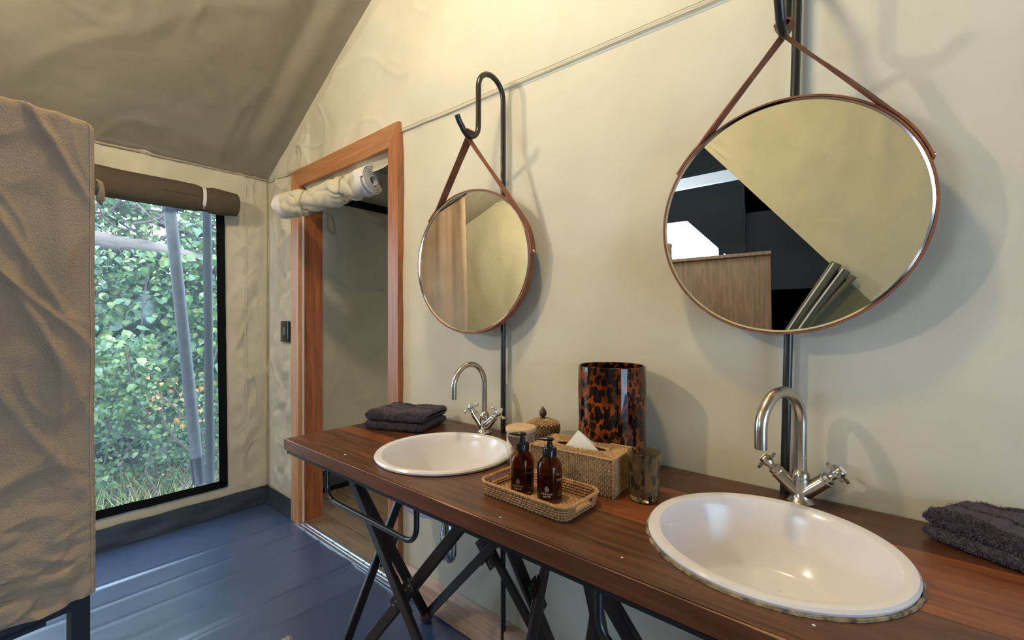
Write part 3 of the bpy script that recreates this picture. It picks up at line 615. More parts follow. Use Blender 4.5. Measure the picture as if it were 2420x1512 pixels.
# U-shaped towel bars below the front edge
def towelbar(y1, y0, label):
    t = thing('towel_bar', label, 'towel bar', (.70, (y0+y1)/2, .69)); x = .700; z0, z1 = .80, .697; r = .045
    P = [V((x, y1, z0)), V((x, y1-.0, z1+r))]+arc((x, y1-r, z1+r), r, 0, pi/2, 8, (0, 1, 0), (0, 0, -1))[1:]+arc((x, y0+r, z1+r), r, pi/2, pi, 8, (0, 1, 0), (0, 0, -1))+[V((x, y0, z0))]
    m = MB(); m.tube(P, .0075, 12); obj('bent_tube', m, steel, t)
    for y in (y0, y1): m = MB(); m.box((x-.012, y-.02, .794), (x+.03, y+.02, .799)); obj('fixing_plate', m, steel, t, smooth=False)
towelbar(1.365, .905, 'black bent steel towel bar under the left basin, by the door')
towelbar(.385, -.12, 'black bent steel towel bar under the right basin')
# folding trestles
def trestle(dy, label):
    t = thing('folding_trestle', label, 'trestle', (.97, 1.1+dy, 0), 'folding trestles under the counter')
    def p(x, y, z): return V((x, y+dy, z))
    FLt, FLf, FRt, FRf = p(.753, 1.341, .798), p(.725, 1.417, .02), p(.88, .823, .798), p(.797, .726, .02)
    RLt, RLf, RRt, RRf = p(1.225, 1.518, .798), p(1.19, 1.472, .02), p(1.161, .76, .798), p(1.205, .736, .02)
    for a, b, s, w in ((FLt, FRf, (0, 1, 0), .034), (FRt, FLf, (0, 1, 0), .036), (FLt, RLf, (1, 0, 0), .036), (RLt, FLf, (1, 0, 0), .034), (RLf, RRt, (0, 1, 0), .034), (RLt, RRf, (0, 1, 0), .034), (FRt, RRf, (1, 0, 0), .036), (RRt, FRf, (1, 0, 0), .034)):
        m = MB(); m.bar(a, b, w, .015, s); obj('leg', m, W_leg, t, smooth=False, bevel=.003)
    def cross(a, b, c, d, off, s):
        # closest point between the two legs; steel gusset with rivets
        u, v = b-a, d-c; w0 = a-c; A_, B_, C_, D_, E_ = u.dot(u), u.dot(v), v.dot(v), u.dot(w0), v.dot(w0); den = A_*C_-B_*B_
        q = (a+u*((B_*E_-C_*D_)/den)+c+v*((A_*E_-B_*D_)/den))/2+V(off)
        for dv in (u.normalized(), v.normalized()):
            m = MB(); m.bar(q-dv*.055, q+dv*.055, .040, .005, s); g = obj('gusset', m, steel, t, smooth=False, bevel=.0015)
            for k in (-.045, -.028, .028, .045):
                m = MB(); m.lathe([(0, .003), (.003, .002), (.0035, 0)], 8, q+dv*k+V(off).normalized()*.003, V(off).normalized()); obj('rivet', m, brass, g)
    cross(FLt, FRf, FRt, FLf, (-.012, 0, 0), (0, 1, 0)); cross(FLt, RLf, RLt, FLf, (0, -.012, 0), (1, 0, 0)); cross(RLf, RRt, RLt, RRf, (-.012, 0, 0), (0, 1, 0)); cross(FRt, RRf, RRt, FRf, (0, -.012, 0), (1, 0, 0))
    for f in (FLf, FRf, RLf, RRf): m = MB(); m.lathe([(0, -.02), (.022, -.018), (.028, -.004), (.027, .014), (.018, .024), (0, .028)], 14, f); obj('foot', m, rubber, t)
trestle(0, 'dark folding trestle with riveted legs below the left basin'); trestle(-.90, 'dark folding trestle below the right basin at the picture bottom')

# basins
def basin(c, label, grp=None):
    x, y = c[0], c[1]; t = thing('basin', label, 'basin', (x, y, .70))
    prof = [(.206, CZ+.0005), (.2135, CZ+.003), (.2145, CZ+.008), (.211, CZ+.0125), (.204, CZ+.0135), (.193, CZ+.011), (.188, CZ+.004), (.184, .84), (.176, .815), (.160, .775), (.146, .747), (.139, .7375), (.134, .7325), (.128, .7305), (.10, .7295), (.05, .729), (.018, .728)]
    out = [(.018, .69), (.12, .695), (.135, .715), (.16, .77), (.18, .815), (.188, .846)]
    m = MB(); m.lathe(prof+out, 96, (x, y, 0), close=True); obj('bowl', m, ceramic, t)
    m = MB(); m.lathe([(.0, .7295), (.014, .7295), (.0175, .7305), (.02, .7315), (.0, .7302)][1:4], 24, (x, y, 0)); m.lathe([(.016, .7295), (.012, .727), (0, .726)], 24, (x, y, 0)); obj('drain', m, chrome, t)
    return t
bs1 = basin(B1, 'white round ceramic basin sunk in the counter near the door')
bs2 = basin(B2, 'white round ceramic basin in the foreground, sealant showing round its rim')
m = MB(); pts = []
for i in range(160):
    a = 2*pi*i/160; r = .2155+.003*nz(cos(a)*9, sin(a)*9)+.002*nz(cos(a)*30, sin(a)*30, 4); pts.append((B2[0]+r*cos(a), B2[1]+r*sin(a), CZ+.001))
m.tube(pts, .0035, 6, closed=True); obj('sealant', m, foam, bs2)
# bottle traps
def trap(x, y, label):
    t = thing('bottle_trap', label, 'drain trap', (x, y, .48))
    m = MB(); m.lathe([(.014, .69), (.014, .655), (.019, .652), (.019, .63), (.016, .628), (.019, .60), (.026, .56), (.027, .545), (.025, .54), (.027, .535), (.027, .475), (.022, .458), (0, .452)], 24, (x, y, 0)); obj('trap_body', m, chrome, t)
    m = MB(); m.tube([(x+.01, y-.02, .63), (x+.06, y-.14, .66), (x+.28, y-.16, .66)], .014, 12); obj('waste_pipe', m, chrome, t)
    m = MB(); m.tube([(x+.06, y-.10, .655), (x+.08, y-.16, .66), (x+.10, y-.24, .665)], [.02, .034, .03], 14)
    obj('cloth_wrap', m, mat('pale_blue_cloth', (.42, .50, .55), .85, bump=[(30, .8, one)]), t)
trap(1.0, 1.12, 'chrome bottle trap under the left basin with cloth-wrapped pipe')

# faucets
def faucet(bx, by, alpha, label, style):
    t = thing('faucet', label, 'faucet', (bx, by, CZ)); c = V((bx, by, 0)); d = V((-cos(alpha), sin(alpha), 0)); y = V((0, 1, 0))
    mt = chrome if style == 'balls' else nickel
    m = MB(); m.lathe([(.0, CZ), (.026, CZ), (.027, CZ+.004), (.020, CZ+.012), (.017, CZ+.03), (.018, CZ+.05), (.016, CZ+.06), (0, CZ+.06)], 28, c)
    for s in (-1, 1):
        a = c+V((0, 0, CZ+.018)); e = a+V((0, s*.044, .042)); m.tube([a, a.lerp(e, .5), e], [.017, .016, .0155], 20)
    obj('body', m, nickel if style != 'balls' else chrome, t)
    m = MB(); m.lathe([(.012, CZ+.054), (.017, CZ+.056), (.0175, CZ+.068), (.015, CZ+.072), (.012, CZ+.078), (.010, CZ+.08)], 12 if style != 'balls' else 28, c); obj('spout_collar', m, nickel, t)
    R = .0765; zc = 1.034
    P = [c+V((0, 0, CZ+.07)), c+V((0, 0, .97))]+arc(c+d*R+V((0, 0, zc)), R, pi, 0, 26, d, (0, 0, 1))+[c+d*2*R+V((0, 0, .995))]
    m = MB(); m.tube(P, .0098 if style == 'balls' else .0125, 18); m.tube([P[-1], P[-1]-V((0, 0, -.0005))], .008, 12); obj('spout', m, nickel, t)
    for s in (-1, 1):
        ad = V((0, s*.044, .042)).normalized(); a = c+V((0, 0, CZ+.018))+V((0, s*.044, .042)); u = V((1, 0, 0)); v = ad.cross(u)
        m = MB(); m.lathe([(.0155, -.001), (.0165, .001), (.0165, .004), (.014, .006), (.0145, .014), (.012, .016), (.0085, .017), (.0085, .024)], 20, a, ad); va = obj('valve', m, mt, t)
        hc = a+ad*.034; m = MB()
        m.lathe([(0, -.012), (.009, -.011), (.012, -.004), (.013, .003), (.012, .009), (.009, .012), (0, .013)], 20, hc, ad)
        hd = obj('handle', m, mt, t)
        rot = .35 if s < 0 else .9
        m = MB(); 
        for k in range(4):
            a_ = rot+k*pi/2; w_ = u*cos(a_)+v*sin(a_)
            if style == 'balls':
                m.tube([hc, hc+w_*.024], [.0045, .003], 10); 
                bc = hc+w_*.027; m.lathe([(0, -.0065), (.0035, -.0055), (.006, -.0025), (.0065, 0), (.006, .0025), (.0035, .0055), (0, .0065)], 12, bc, w_)
            else:
                if k % 2 == 0 or True:
                    L_ = .027; m.bar(hc, hc+w_*L_, .0085, .0055, w_.cross(ad)); m.bar(hc+w_*(L_-.006), hc+w_*(L_+.001), .0105, .0062, w_.cross(ad))
        obj('cross_arm', m, mt, hd)
        m = MB(); m.lathe([(.0, .0145), (.008, .014), (.0095, .012)], 20, hc, ad); obj('index_cap', m, ceramic, hd)
faucet(1.187, 1.13, 0, 'chrome faucet with four-ball cross handles behind the left basin', 'balls')
faucet(1.20, .14, radians(21), 'brushed nickel gooseneck faucet with lever cross handles behind the front basin', 'levers')

# ---- mirror poles with hooks
def pole(yb, yt, dz, label):
    t = thing('mirror_pole', label, 'pole', (1.24, yb, 0)); P = []
    def X(x, z): f = (z)/2.09; return V((x, yb+(yt-yb)*min(1, f), z))
    P = [X(1.238, .0), X(1.238, .6), X(1.238, 1.2), X(1.238, 1.8), X(1.238, 2.05+dz)]
    P += [X(1.172+.066*cos(a), 2.09+dz+.066*sin(a)) for a in [pi*i/16 for i in range(17)]]
    P += [X(1.106, 2.02+dz), X(1.106, 1.975+dz)]
    P += [X(1.062+.044*cos(a), 1.955+dz-.052*sin(a)) for a in [pi*i/14*.86 for i in range(1, 14)]]+[X(1.014, 1.937+dz), X(1.004, 1.955+dz)]
    m = MB(); m.tube(P[:5], .0098, 16); obj('upright', m, steel, t)
    m = MB(); m.tube(P[4:], .0096, 16); obj('hook', m, steel, t)
pole(1.082, 1.082, 0, 'black steel pole with a crook holding the left round mirror')
pole(.197, .150, -.035, 'black steel pole with a crook holding the right round mirror')
# ---- mirrors
def mirror(c, R, yaw, tilt, hy, hz, hx, label, ang_r, ang_l, sw=.03):
    c = V(c); n = V((-cos(yaw)*cos(tilt), -sin(yaw)*cos(tilt), -sin(tilt))); u = V((-sin(yaw), cos(yaw), 0)); v = n.cross(u)
    if v.z < 0: v = -v
    t = thing('round_mirror', label, 'mirror', c)
    T = .030
    m = MB(); m.lathe([(0, T*.5-.004), (R-.006, T*.5-.004)], 128, c, n); obj('glass', m, mirror_m, t)
    m = MB(); m.lathe([(R-.0065, T*.5-.006), (R-.006, T*.5-.002), (R-.002, T*.5-.001), (R-.001, T*.5-.006)], 128, c, n); obj('bevel_ring', m, chrome, t)
    m = MB(); m.lathe([(R-.001, T*.5-.003), (R-.001, T*.5), (R+.003, T*.5), (R+.004, T*.5-.002), (R+.004, -T*.5), (0, -T*.5)], 128, c, n); obj('leather_rim', m, leather, t)
    H = V((hx, hy, hz))                      # top of strap over the crook
    Hp = H-c; ha, hb = Hp.dot(u), Hp.dot(v); hn = Hp.dot(n); D_ = sqrt(ha*ha+hb*hb); base = math.atan2(hb, ha); off = math.acos((R+.005)/D_)
    for sgn, ang in ((-1, ang_r), (1, ang_l)):
        ta = base+sgn*off; rr_ = R+.005
        P = []; Nn = []; Wd = []
        # drape over the crook, then straight down to the rim, then along it
        start = H+V((0, sgn*.0135, -.005)); tp = c+(u*cos(ta)+v*sin(ta))*rr_
        side = u*cos(ta)+v*sin(ta)
        P += [H+V((0, 0, .0)), H+V((0, sgn*.008, -.0005)), start]; Nn += [V((0, 0, 1)), V((0, sgn*.6, .8)), V((0, sgn*1, .5))]; Wd += [(1, 0, 0)]*3
        for i in range(1, 14): f = i/13; P.append(start.lerp(tp, f)); Nn.append((V((0, sgn, .35)).normalized().lerp(side, f))); Wd.append(V((1, 0, 0)).lerp(-n, f))
        for i in range(1, 11): a = ta+sgn*ang*i/10; P.append(c+(u*cos(a)+v*sin(a))*rr_); Nn.append(u*cos(a)+v*sin(a)); Wd.append(-n)
        m = MB(); m.ribbon(P, Wd, Nn, sw, .0045); st = obj('strap', m, leather, t)
        a = ta+sgn*ang*.93; sd_ = u*cos(a)+v*sin(a); q = c+sd_*(rr_+.0035)
        m = MB(); m.lathe([(.006, 0), (.006, .002), (.004, .0045), (0, .005)], 12, q, sd_); obj('stud', m, chrome, st)
mirror((1.178, 1.191, 1.49), 0.268, .104, .0, 1.082, 1.917, 1.058, 'round mirror on a tan leather strap over the basin nearer the door', .20, .42, .032)
mirror((1.19, .182, 1.507), .2665, .0, .04, .152, 1.882, 1.058, 'large foreground round mirror on a dark leather strap', .30, .42)

# ================================================================== THINGS ON THE COUNTER
def hexseg(): pass
# --- folded towels
def towel(c, long_, short_, L, W, H, label, fluff):
    long_, short_ = V(long_).normalized(), V(short_).normalized(); c = V(c); t = thing('folded_towel', label, 'towel', c)
    # one terry cloth folded into two thick layers: cross-section in (short, z), swept along long
    hh = H/2; layers = []
    def section(k, zoff):
        # rounded slab section
        pts = []; n = 28; rr_ = hh*.5
        for i in range(n):
            a = 2*pi*i/n; ca, sa = cos(a), sin(a); e = .35
            pts.append((math.copysign(abs(ca)**.22, ca)*W/2, zoff+hh/2+math.copysign(abs(sa)**.75, sa)*hh*.53))
        return pts
    for li in range(2):
        m = MB(); NS = 70; sec = section(li, li*hh)
        def fn(uu, vv):
            i = vv*len(sec); s, z = sec[int(i) % len(sec)]; q = 2*uu-1; e = (1-abs(q)**18)**.5 if abs(q) < 1 else 0
            zc = li*hh+hh/2; s2 = s*(1-.04*abs(q)**6); z2 = zc+(z-zc)*(e*.98+.02)
            l = q*L/2
            p = c+long_*l+short_*(s2+.006*li)+V((0, 0, max(.001, z2)))
            wv = .007*nz(p.x*16, p.y*16, li*5)+.004*nz(p.x*40, p.y*40, z2*30)
            if li == 1: p.z += (wv-.010*ridge(l+.02, .04)*(z > zc)+.003)*(1 if z > zc else .2)
            p += short_*(.004*nz(l*30, z2*50, li)+.002*nz(l*90, z2*90, 3))
            p += V((nz(p.x*170, p.y*170, p.z*170), nz(p.x*170+9, p.y*170, p.z*170), nz(p.x*170, p.y*170+7, p.z*170)))*.0013*fluff
            return p
        m.grid(150, len(sec), fn); lay = obj('layer', m, towel_m, t, smooth=180)
        # terry loops
        m = MB(); fn_pts = m_src = lay.data.vertices; nl = int(17000*fluff)
        vs = [ROOT[t.name]+v.co for v in lay.data.vertices]; ns = [v.normal for v in lay.data.vertices]
        for i in range(nl):
            k = random.randrange(len(vs)); n_ = V(ns[k]); p = vs[k]+rdir()*.0025; d = (n_*1.0+rdir()*.8).normalized()
            if p.z < CZ+.002: continue
            w_ = d.orthogonal().normalized()*.0011; L2 = random.uniform(.0018, .0042)
            m.add([p-w_, p+w_, p+d*L2+w_*.4, p+d*L2-w_*.4], [(0,1,2,3)])
        obj('terry_pile', m, towel_m, t, smooth=False, kind='stuff', nofix=True)
    # inner fold seen at the end
    m = MB()
    return t
towel((1.068, 1.445, CZ+.001), (.373, -.928, 0), (.928, .373, 0), .25, .20, .066, 'charcoal terry towel folded at the door end of the counter', .8)
towel((1.146, -.243, CZ+.001), (-.50, -.866, 0), (.866, -.50, 0), .33, .155, .052, 'charcoal terry towel folded at the right end of the counter', 1.6)

# --- tray of rattan
TC = V((.829, .616, CZ)); TL, TW, TH = .242, .130, .032; trr = .022
def rrect(L, W, r, n=10):
    P = []
    for cx, cy, a0 in ((L/2-r, W/2-r, 0), (-L/2+r, W/2-r, pi/2), (-L/2+r, -W/2+r, pi), (L/2-r, -W/2+r, 1.5*pi)):
        for i in range(n+1): a = a0+pi/2*i/n; P.append((cx+r*cos(a), cy+r*sin(a)))
    return P
def resample(P, N):
    P = [V((a, b)) for a, b in P]; P.append(P[0]); d = [0]
    for i in range(len(P)-1): d.append(d[-1]+(P[i+1]-P[i]).length)
    out = []; j = 0
    for k in range(N):
        s = d[-1]*k/N
        while d[j+1] < s: j += 1
        f = (s-d[j])/max(1e-9, d[j+1]-d[j]); p = P[j].lerp(P[j+1], f); t_ = (P[j+1]-P[j]).normalized(); out.append((p, t_))
    return out
tray = thing('rattan_tray', 'small honey rattan tray with end handles, holding two pump bottles', 'tray', TC)
tang = math.atan2(.245, -.01)
ey = V((.0, 1, 0)); ex = V((1, 0, 0))
ey = V((.03, 1, 0)).normalized(); ex = V((1, -.03, 0)).normalized()
def T3(p, z, o=0, nrm=None): q = TC+ey*p.x+ex*p.y+V((0, 0, z)); return q+(nrm*o if nrm else V((0, 0, 0)))
NP = 132; path = resample(rrect(TL, TW, trr), NP)
mg = MB(); ms = MB(); rows = 5
for k, (p, td) in enumerate(path):
    t3 = ey*td.x+ex*td.y; n3 = t3.cross(V((0, 0, 1))); 
    if n3.dot(ey*p.x+ex*p.y) < 0: n3 = -n3
    handle = abs(p.x) > TL/2-.004 and abs(p.y) < .035
    for r in range(rows):
        z = .004+r*.0060
        if handle and r in (2, 3, 4): continue
        fl = (z/TH)*.008
        if (k+r) % 2 == 0:
            ms.stitch(T3(p, z+.001)+n3*(fl+.001), t3, V((0, 0, 1)), n3, .0135, .0055, .0018)
            ms.stitch(T3(p, z+.001)+n3*(fl-.0045), t3, V((0, 0, 1)), -n3, .0135, .0055, .0018)
    if not handle:
        for r in (0, 1, 2):
            zz = .006+r*.0118+(k % 2)*.0055
            if zz < TH-.004: ms.stitch(T3(p, zz)+n3*(zz/TH*.008+.0013), V((0, 0, 1)), t3, n3, .0105, .0026, .0016); ms.stitch(T3(p, zz)+n3*(zz/TH*.008-.005), V((0, 0, 1)), t3, -n3, .0105, .0026, .0016)
for k in range(NP):
    for (a, b_) in ((k, (k+1) % NP),):
        for (z0, z1) in ((0, .013), (.013, TH)):
            pa, ta_ = path[a]; pb, tb_ = path[b_]
            if z0 > 0 and abs(pa.x) > TL/2-.004 and abs(pa.y) < .035: continue
            na = (ey*ta_.x+ex*ta_.y).cross(V((0, 0, 1))); na = na if na.dot(ey*pa.x+ex*pa.y) > 0 else -na
            nb = (ey*tb_.x+ex*tb_.y).cross(V((0, 0, 1))); nb = nb if nb.dot(ey*pb.x+ex*pb.y) > 0 else -nb
            f0, f1 = z0/TH*.008, z1/TH*.008
            vs = [T3(pa, z0)+na*f0, T3(pb, z0)+nb*f0, T3(pb, z1)+nb*f1, T3(pa, z1)+na*f1, T3(pa, z0)+na*(f0-.004), T3(pb, z0)+nb*(f0-.004), T3(pb, z1)+nb*(f1-.004), T3(pa, z1)+na*(f1-.004)]
            mg.add(vs, [(0,1,2,3), (7,6,5,4), (3,2,6,7)])
pts = [(TC+ey*p.x+ex*p.y) for p, _ in path]
mg.add([p+V((0, 0, .0015)) for p in pts]+[p+V((0, 0, .004)) for p in pts], [tuple(range(NP)), tuple(range(NP, 2*NP))])
obj('wicker_core', mg, R_dark, tray, nofix=True)
for i in range(28):
    for j in range(16):
        x = -TL/2+.012+i*(TL-.024)/27; y = -TW/2+.010+j*(TW-.02)/15
        if (i+j) % 2 == 0: ms.stitch(T3(V((x, y)), .0055), ey, ex, V((0, 0, 1)), .016, .006, .0016)
        else: ms.stitch(T3(V((x, y)), .0050), ex, ey, V((0, 0, 1)), .014, .004, .0014)
obj('weave', ms, R_tray, tray, kind='stuff', nofix=True)
mr = MB(); rim = []; outp = resample(rrect(TL+.014, TW+.014, trr+.007), 260)
for p, td in outp: rim.append(T3(p, TH+.001)-V((0, 0, 0)))
mr.tube(rim, .0034, 8, closed=True)
for k, (p, td) in enumerate(outp):
    t3 = ey*td.x+ex*td.y
    if k % 2 == 0:
        n3 = t3.cross(V((0, 0, 1))); q = T3(p, TH+.001)
        for a in (0.3, 1.3, 2.3, 3.4, 4.6): d = (n3*cos(a)+V((0, 0, 1))*sin(a)); mr.stitch(q+d*.0036, (t3*.5+d.cross(t3)).normalized(), t3, d, .006, .0042, .0012)
obj('coiled_rim', mr, R_tray, tray, kind='stuff')
for sx in (-1, 1):
    m = MB(); q0 = TC+ey*sx*(TL/2+.003); m.tube([q0+ex*-.036+V((0, 0, .013)), q0+ex*-.03+V((0, 0, .015)), q0+ex*.03+V((0, 0, .015)), q0+ex*.036+V((0, 0, .013))], .0035, 8)
    for yy in (-.037, .037): m.tube([q0+ex*yy+V((0, 0, .010)), q0+ey*sx*.004+ex*yy+V((0, 0, TH))], .0035, 8)
    obj('handle', m, R_tray, tray)

# --- lettering wrapped round a bottle
def wraptext(body, size, center, R, ang, z, mat_, name, parent, off=.0006):
    cu = bpy.data.curves.new(name, 'FONT'); cu.body = body; cu.size = size; cu.align_x = 'CENTER'; cu.extrude = .00005; cu.resolution_u = 3
    o = bpy.data.objects.new(name, cu); COL.objects.link(o); bpy.context.view_layer.update()
    me = bpy.data.meshes.new_from_object(o.evaluated_get(bpy.context.evaluated_depsgraph_get())); bpy.data.objects.remove(o)
    mb = MB(); mb.add([V((center[0]+(R+off+v.co.z)*cos(ang+v.co.x/R), center[1]+(R+off+v.co.z)*sin(ang+v.co.x/R), z+v.co.y)) for v in me.vertices], [tuple(p.vertices) for p in me.polygons])
    return obj(name, mb, mat_, parent, smooth=False, nofix=True)
ink = mat('pale_ink', (.70, .58, .52), .6)
inkdim = mat('rose_ink', (.42, .25, .21), .6)
def bottle(x, y, nd, ang, label, inkm):
    z0 = CZ+.0075; R = .0292; t = thing('pump_bottle', label, 'bottle', (x, y, z0), 'amber pump bottles in the rattan tray')
    c = (x, y, z0)
    m = MB(); m.lathe([(0, 0), (R-.003, 0), (R, .004), (R, .082), (R-.002, .091), (R-.008, .101), (.0135, .109), (.0125, .112), (.0125, .120), (.0105, .120), (.0105, .111), (R-.010, .0985), (R-.0045, .089), (R-.0028, .082), (R-.0028, .006), (0, .004)], 48, c); obj('bottle_body', m, amber, t)
    m = MB(); m.lathe([(0, .0045), (R-.0032, .0065), (R-.0032, .066), (0, .066)], 40, c); obj('liquid', m, mat('amber_soap', (.13, .05, .012), .2), t)
    m = MB(); m.lathe([(.0128, .108), (.0155, .108), (.0155, .129), (.0135, .1315), (.0075, .132), (.0075, .140), (0, .140)], 32, c)
    col = obj('collar', m, blackplastic, t)
    m = MB()
    for k in range(26): a = 2*pi*k/26; m.tube([(x+.0156*cos(a), y+.0156*sin(a), z0+.109), (x+.0156*cos(a), y+.0156*sin(a), z0+.1285)], .0008, 5)
    obj('grip_ribs', m, blackplastic, col)
    m = MB(); m.lathe([(.0058, .130), (.0058, .148), (0, .148)], 24, c)
    nd = V(nd).normalized(); c3 = V(c)+V((0, 0, .150)); sd_ = nd.cross(V((0, 0, 1)))
    S = [(-.010, .004, .001), (-.008, .0075, .004), (0, .0095, .0058), (.010, .0075, .0052), (.020, .0055, .0036), (.030, .0035, .0022), (.033, .002, .0012)]
    vs = []
    for a, wd, hh in S:
        for k in range(12): b_ = 2*pi*k/12; vs.append(c3+nd*a+sd_*wd*cos(b_)+V((0, 0, hh*sin(b_)+.001-.0002*(a*100)**2*.12)))
    fs = [(i*12+k, i*12+(k+1) % 12, (i+1)*12+(k+1) % 12, (i+1)*12+k) for i in range(len(S)-1) for k in range(12)]+[tuple(range(12)), tuple(range(len(vs)-12, len(vs)))]
    m.add(vs, fs); obj('pump_head', m, blackplastic, t)
    m = MB(); m.tube([(x, y, z0+.12), (x, y, z0+.01)], .002, 6); obj('dip_tube', m, blackplastic, t)
    wraptext('HEALING', .0062, c, R, ang, z0+.0205, inkm, 'lettering', t); wraptext('earth', .0092, c, R, ang, z0+.0135, inkm, 'lettering', t)
    m = MB()
    def E(a, b): return V((x+(R+.0006)*cos(ang+a/R), y+(R+.0006)*sin(ang+a/R), z0+b))
    zc = .034
    def poly(pp, r=.00032): m.tube([E(a, b+zc) for a, b in pp], r, 5, closed=True)
    poly([(0, .0078), (.0030, .0045), (.0045, 0), (.0030, -.0045), (0, -.0078), (-.0030, -.0045), (-.0045, 0), (-.0030, .0045)])
    for aa, bb in ((0, .0022), (0, -.0022), (.0018, 0), (-.0018, 0)): poly([(aa+.0017*cos(k*pi/4), bb+.0017*sin(k*pi/4)) for k in range(8)], .00025)
    obj('emblem', m, inkm, t)
    m = MB()
    for k, (b, l) in enumerate(((.070, .012), (.058, .016), (.056, .015), (.054, .010), (.030, .006), (.025, .007), (.018, .008))): 
        a0 = .030; m.tube([E(a0+l*i/5-l/2, b) for i in range(6)], .00022, 4)
    obj('fine_print', m, inkm, t)
    for ch in [o for o in t.children_recursive]:
        if ch.type == 'MESH':
            for v_ in ch.data.vertices: v_.co.z *= .91
vd = math.atan2(-.57, -.82)
cam_left = (-.643, .766, 0)
bottle(.830, .664, cam_left, vd-.30, 'amber pump bottle on the left in the tray, its print dim', inkdim)
bottle(.834, .586, (-.60, .78, 0), vd-.22, 'amber pump bottle on the right in the tray, pale print clear', ink)

# --- tissue box of rattan
bl = V((.07, -.9975, 0)).normalized(); bsx = V((.9975, .07, 0)).normalized(); BC = V((.992, .597, CZ)); bL, bW, bH = .236, .130, .093
tb = thing('tissue_box', 'rectangular tan rattan tissue box behind the tray', 'tissue box', BC)
def B3(a, b, z): return BC+bl*a+bsx*b+V((0, 0, z))
mg = MB(); e = .002
c8 = [B3(sa*(bL/2-e), sb*(bW/2-e), z) for z in (0.001, bH-e) for sa, sb in ((-1,-1),(1,-1),(1,1),(-1,1))]
mg.add(c8, [(0,1,2,3), (0,1,5,4), (1,2,6,5), (2,3,7,6), (3,0,4,7)])
# top with oval opening
NO = 48; oval = [(.075*math.copysign(abs(cos(a))**.75, cos(a)), .020*math.copysign(abs(sin(a))**.8, sin(a))) for a in [2*pi*i/NO for i in range(NO)]]
outer = []
for i in range(NO):
    a = 2*pi*i/NO; cx, cy = cos(a), sin(a); k = min((bL/2-e)/max(1e-6, abs(cx)), (bW/2-e)/max(1e-6, abs(cy))); outer.append((cx*k, cy*k))
vs = [B3(a, b, bH-.004) for a, b in oval]+[B3(a, b, bH-e) for a, b in outer]+[B3(a, b, bH-.03) for a, b in oval]
mg.add(vs, [(i, (i+1) % NO, (i+1) % NO+NO, i+NO) for i in range(NO)]+[(i, (i+1) % NO, (i+1) % NO+2*NO, i+2*NO) for i in range(NO)])
obj('wicker_core', mg, R_dark, tb, nofix=True, smooth=False)
ms = MB(); Z = V((0, 0, 1)); rows = 15
for (o_, t_, n_, half, off) in ((-bsx, bl, -bsx, bL/2, bW/2), (bsx, bl, bsx, bL/2, bW/2), (bl, bsx, bl, bW/2, bL/2), (-bl, bsx, -bl, bW/2, bL/2)):
    ns = int(half*2/.0051)
    for i in range(ns+1):
        a = -half+.003+i*(2*half-.006)/ns
        for r in range(rows):
            if (i+r) % 2 == 0: ms.stitch(BC+n_*(off-.0008)+t_*a+Z*(.0066+r*.0058), Z, t_, n_, .0125, .0055, .0018)
    for r in range(rows*1): ms.stitch(BC+n_*(off-.0015)+Z*(.004+r*.006), t_, Z, n_, half*2, .0014, .0006)
# top strands: mitred, running across each side's band
for a in [(-bL/2+.004+i*.0052) for i in range(int((bL-.008)/.0052)+1)]:
    for sgn in (-1, 1):
        for r in range(9):
            b = sgn*(bW/2-.003-r*.0052)
            if bW/2-abs(b) > bL/2-abs(a): continue
            if abs(b) < .023+.0*abs(a) and abs(a) < .078: continue
            if (round(a/.0052)+r) % 2 == 0: ms.stitch(B3(a, b, bH-.0012), bsx, bl, Z, .0108, .0054, .0016)
for b in [(-bW/2+.004+i*.0052) for i in range(int((bW-.008)/.0052)+1)]:
    for sgn in (-1, 1):
        for r in range(9):
            a = sgn*(bL/2-.003-r*.0052)
            if bL/2-abs(a) > bW/2-abs(b): continue
            if (round(b/.0052)+r) % 2 == 0: ms.stitch(B3(a, b, bH-.0012), bl, bsx, Z, .0108, .0054, .0016)
obj('weave', ms, R_box, tb, kind='stuff', nofix=True)
m = MB()
for sa, sb in ((-1,-1),(1,-1),(1,1),(-1,1)):
    q = B3(sa*bL/2, sb*bW/2, 0); nn = (bl*sa+bsx*sb).normalized()
    for r in range(18):
        z = .0065+r*.0048
        for sg in (-1, 1): m.stitch(q+Z*z-nn*.001, (Z*.8+nn.cross(Z)*sg*.9).normalized(), (Z*.9-nn.cross(Z)*sg*.8).normalized(), nn, .011, .0036, .0022)
    for k in range(7): m.stitch(B3(sa*(bL/2-.004-k*.0055), sb*(bW/2-.004-k*.0055), bH-.0005), (bl*sa-bsx*sb).normalized(), (bl*sa+bsx*sb).normalized(), Z, .012, .0042, .002)
for k in range(0, 60):
    a = 2*pi*k/60; c_ = (.078*math.copysign(abs(cos(a))**.75, cos(a)), .0225*math.copysign(abs(sin(a))**.8, sin(a))); nrm = (bl*cos(a)+bsx*sin(a)*2).normalized(); m.stitch(B3(c_[0], c_[1], bH-.0008), nrm, nrm.cross(Z), Z, .009, .0085, .0028)
obj('braided_edges', m, R_box, tb, kind='stuff', nofix=True)
m = MB(); ring = [B3(sa*(bL/2-.001), sb*(bW/2-.001), bH-.001) for sa, sb in ((-1,-1),(1,-1),(1,1),(-1,1))]
for i in range(4): m.tube([ring[i], ring[(i+1) % 4]], .0022, 6)
obj('top_binding', m, R_box, tb)
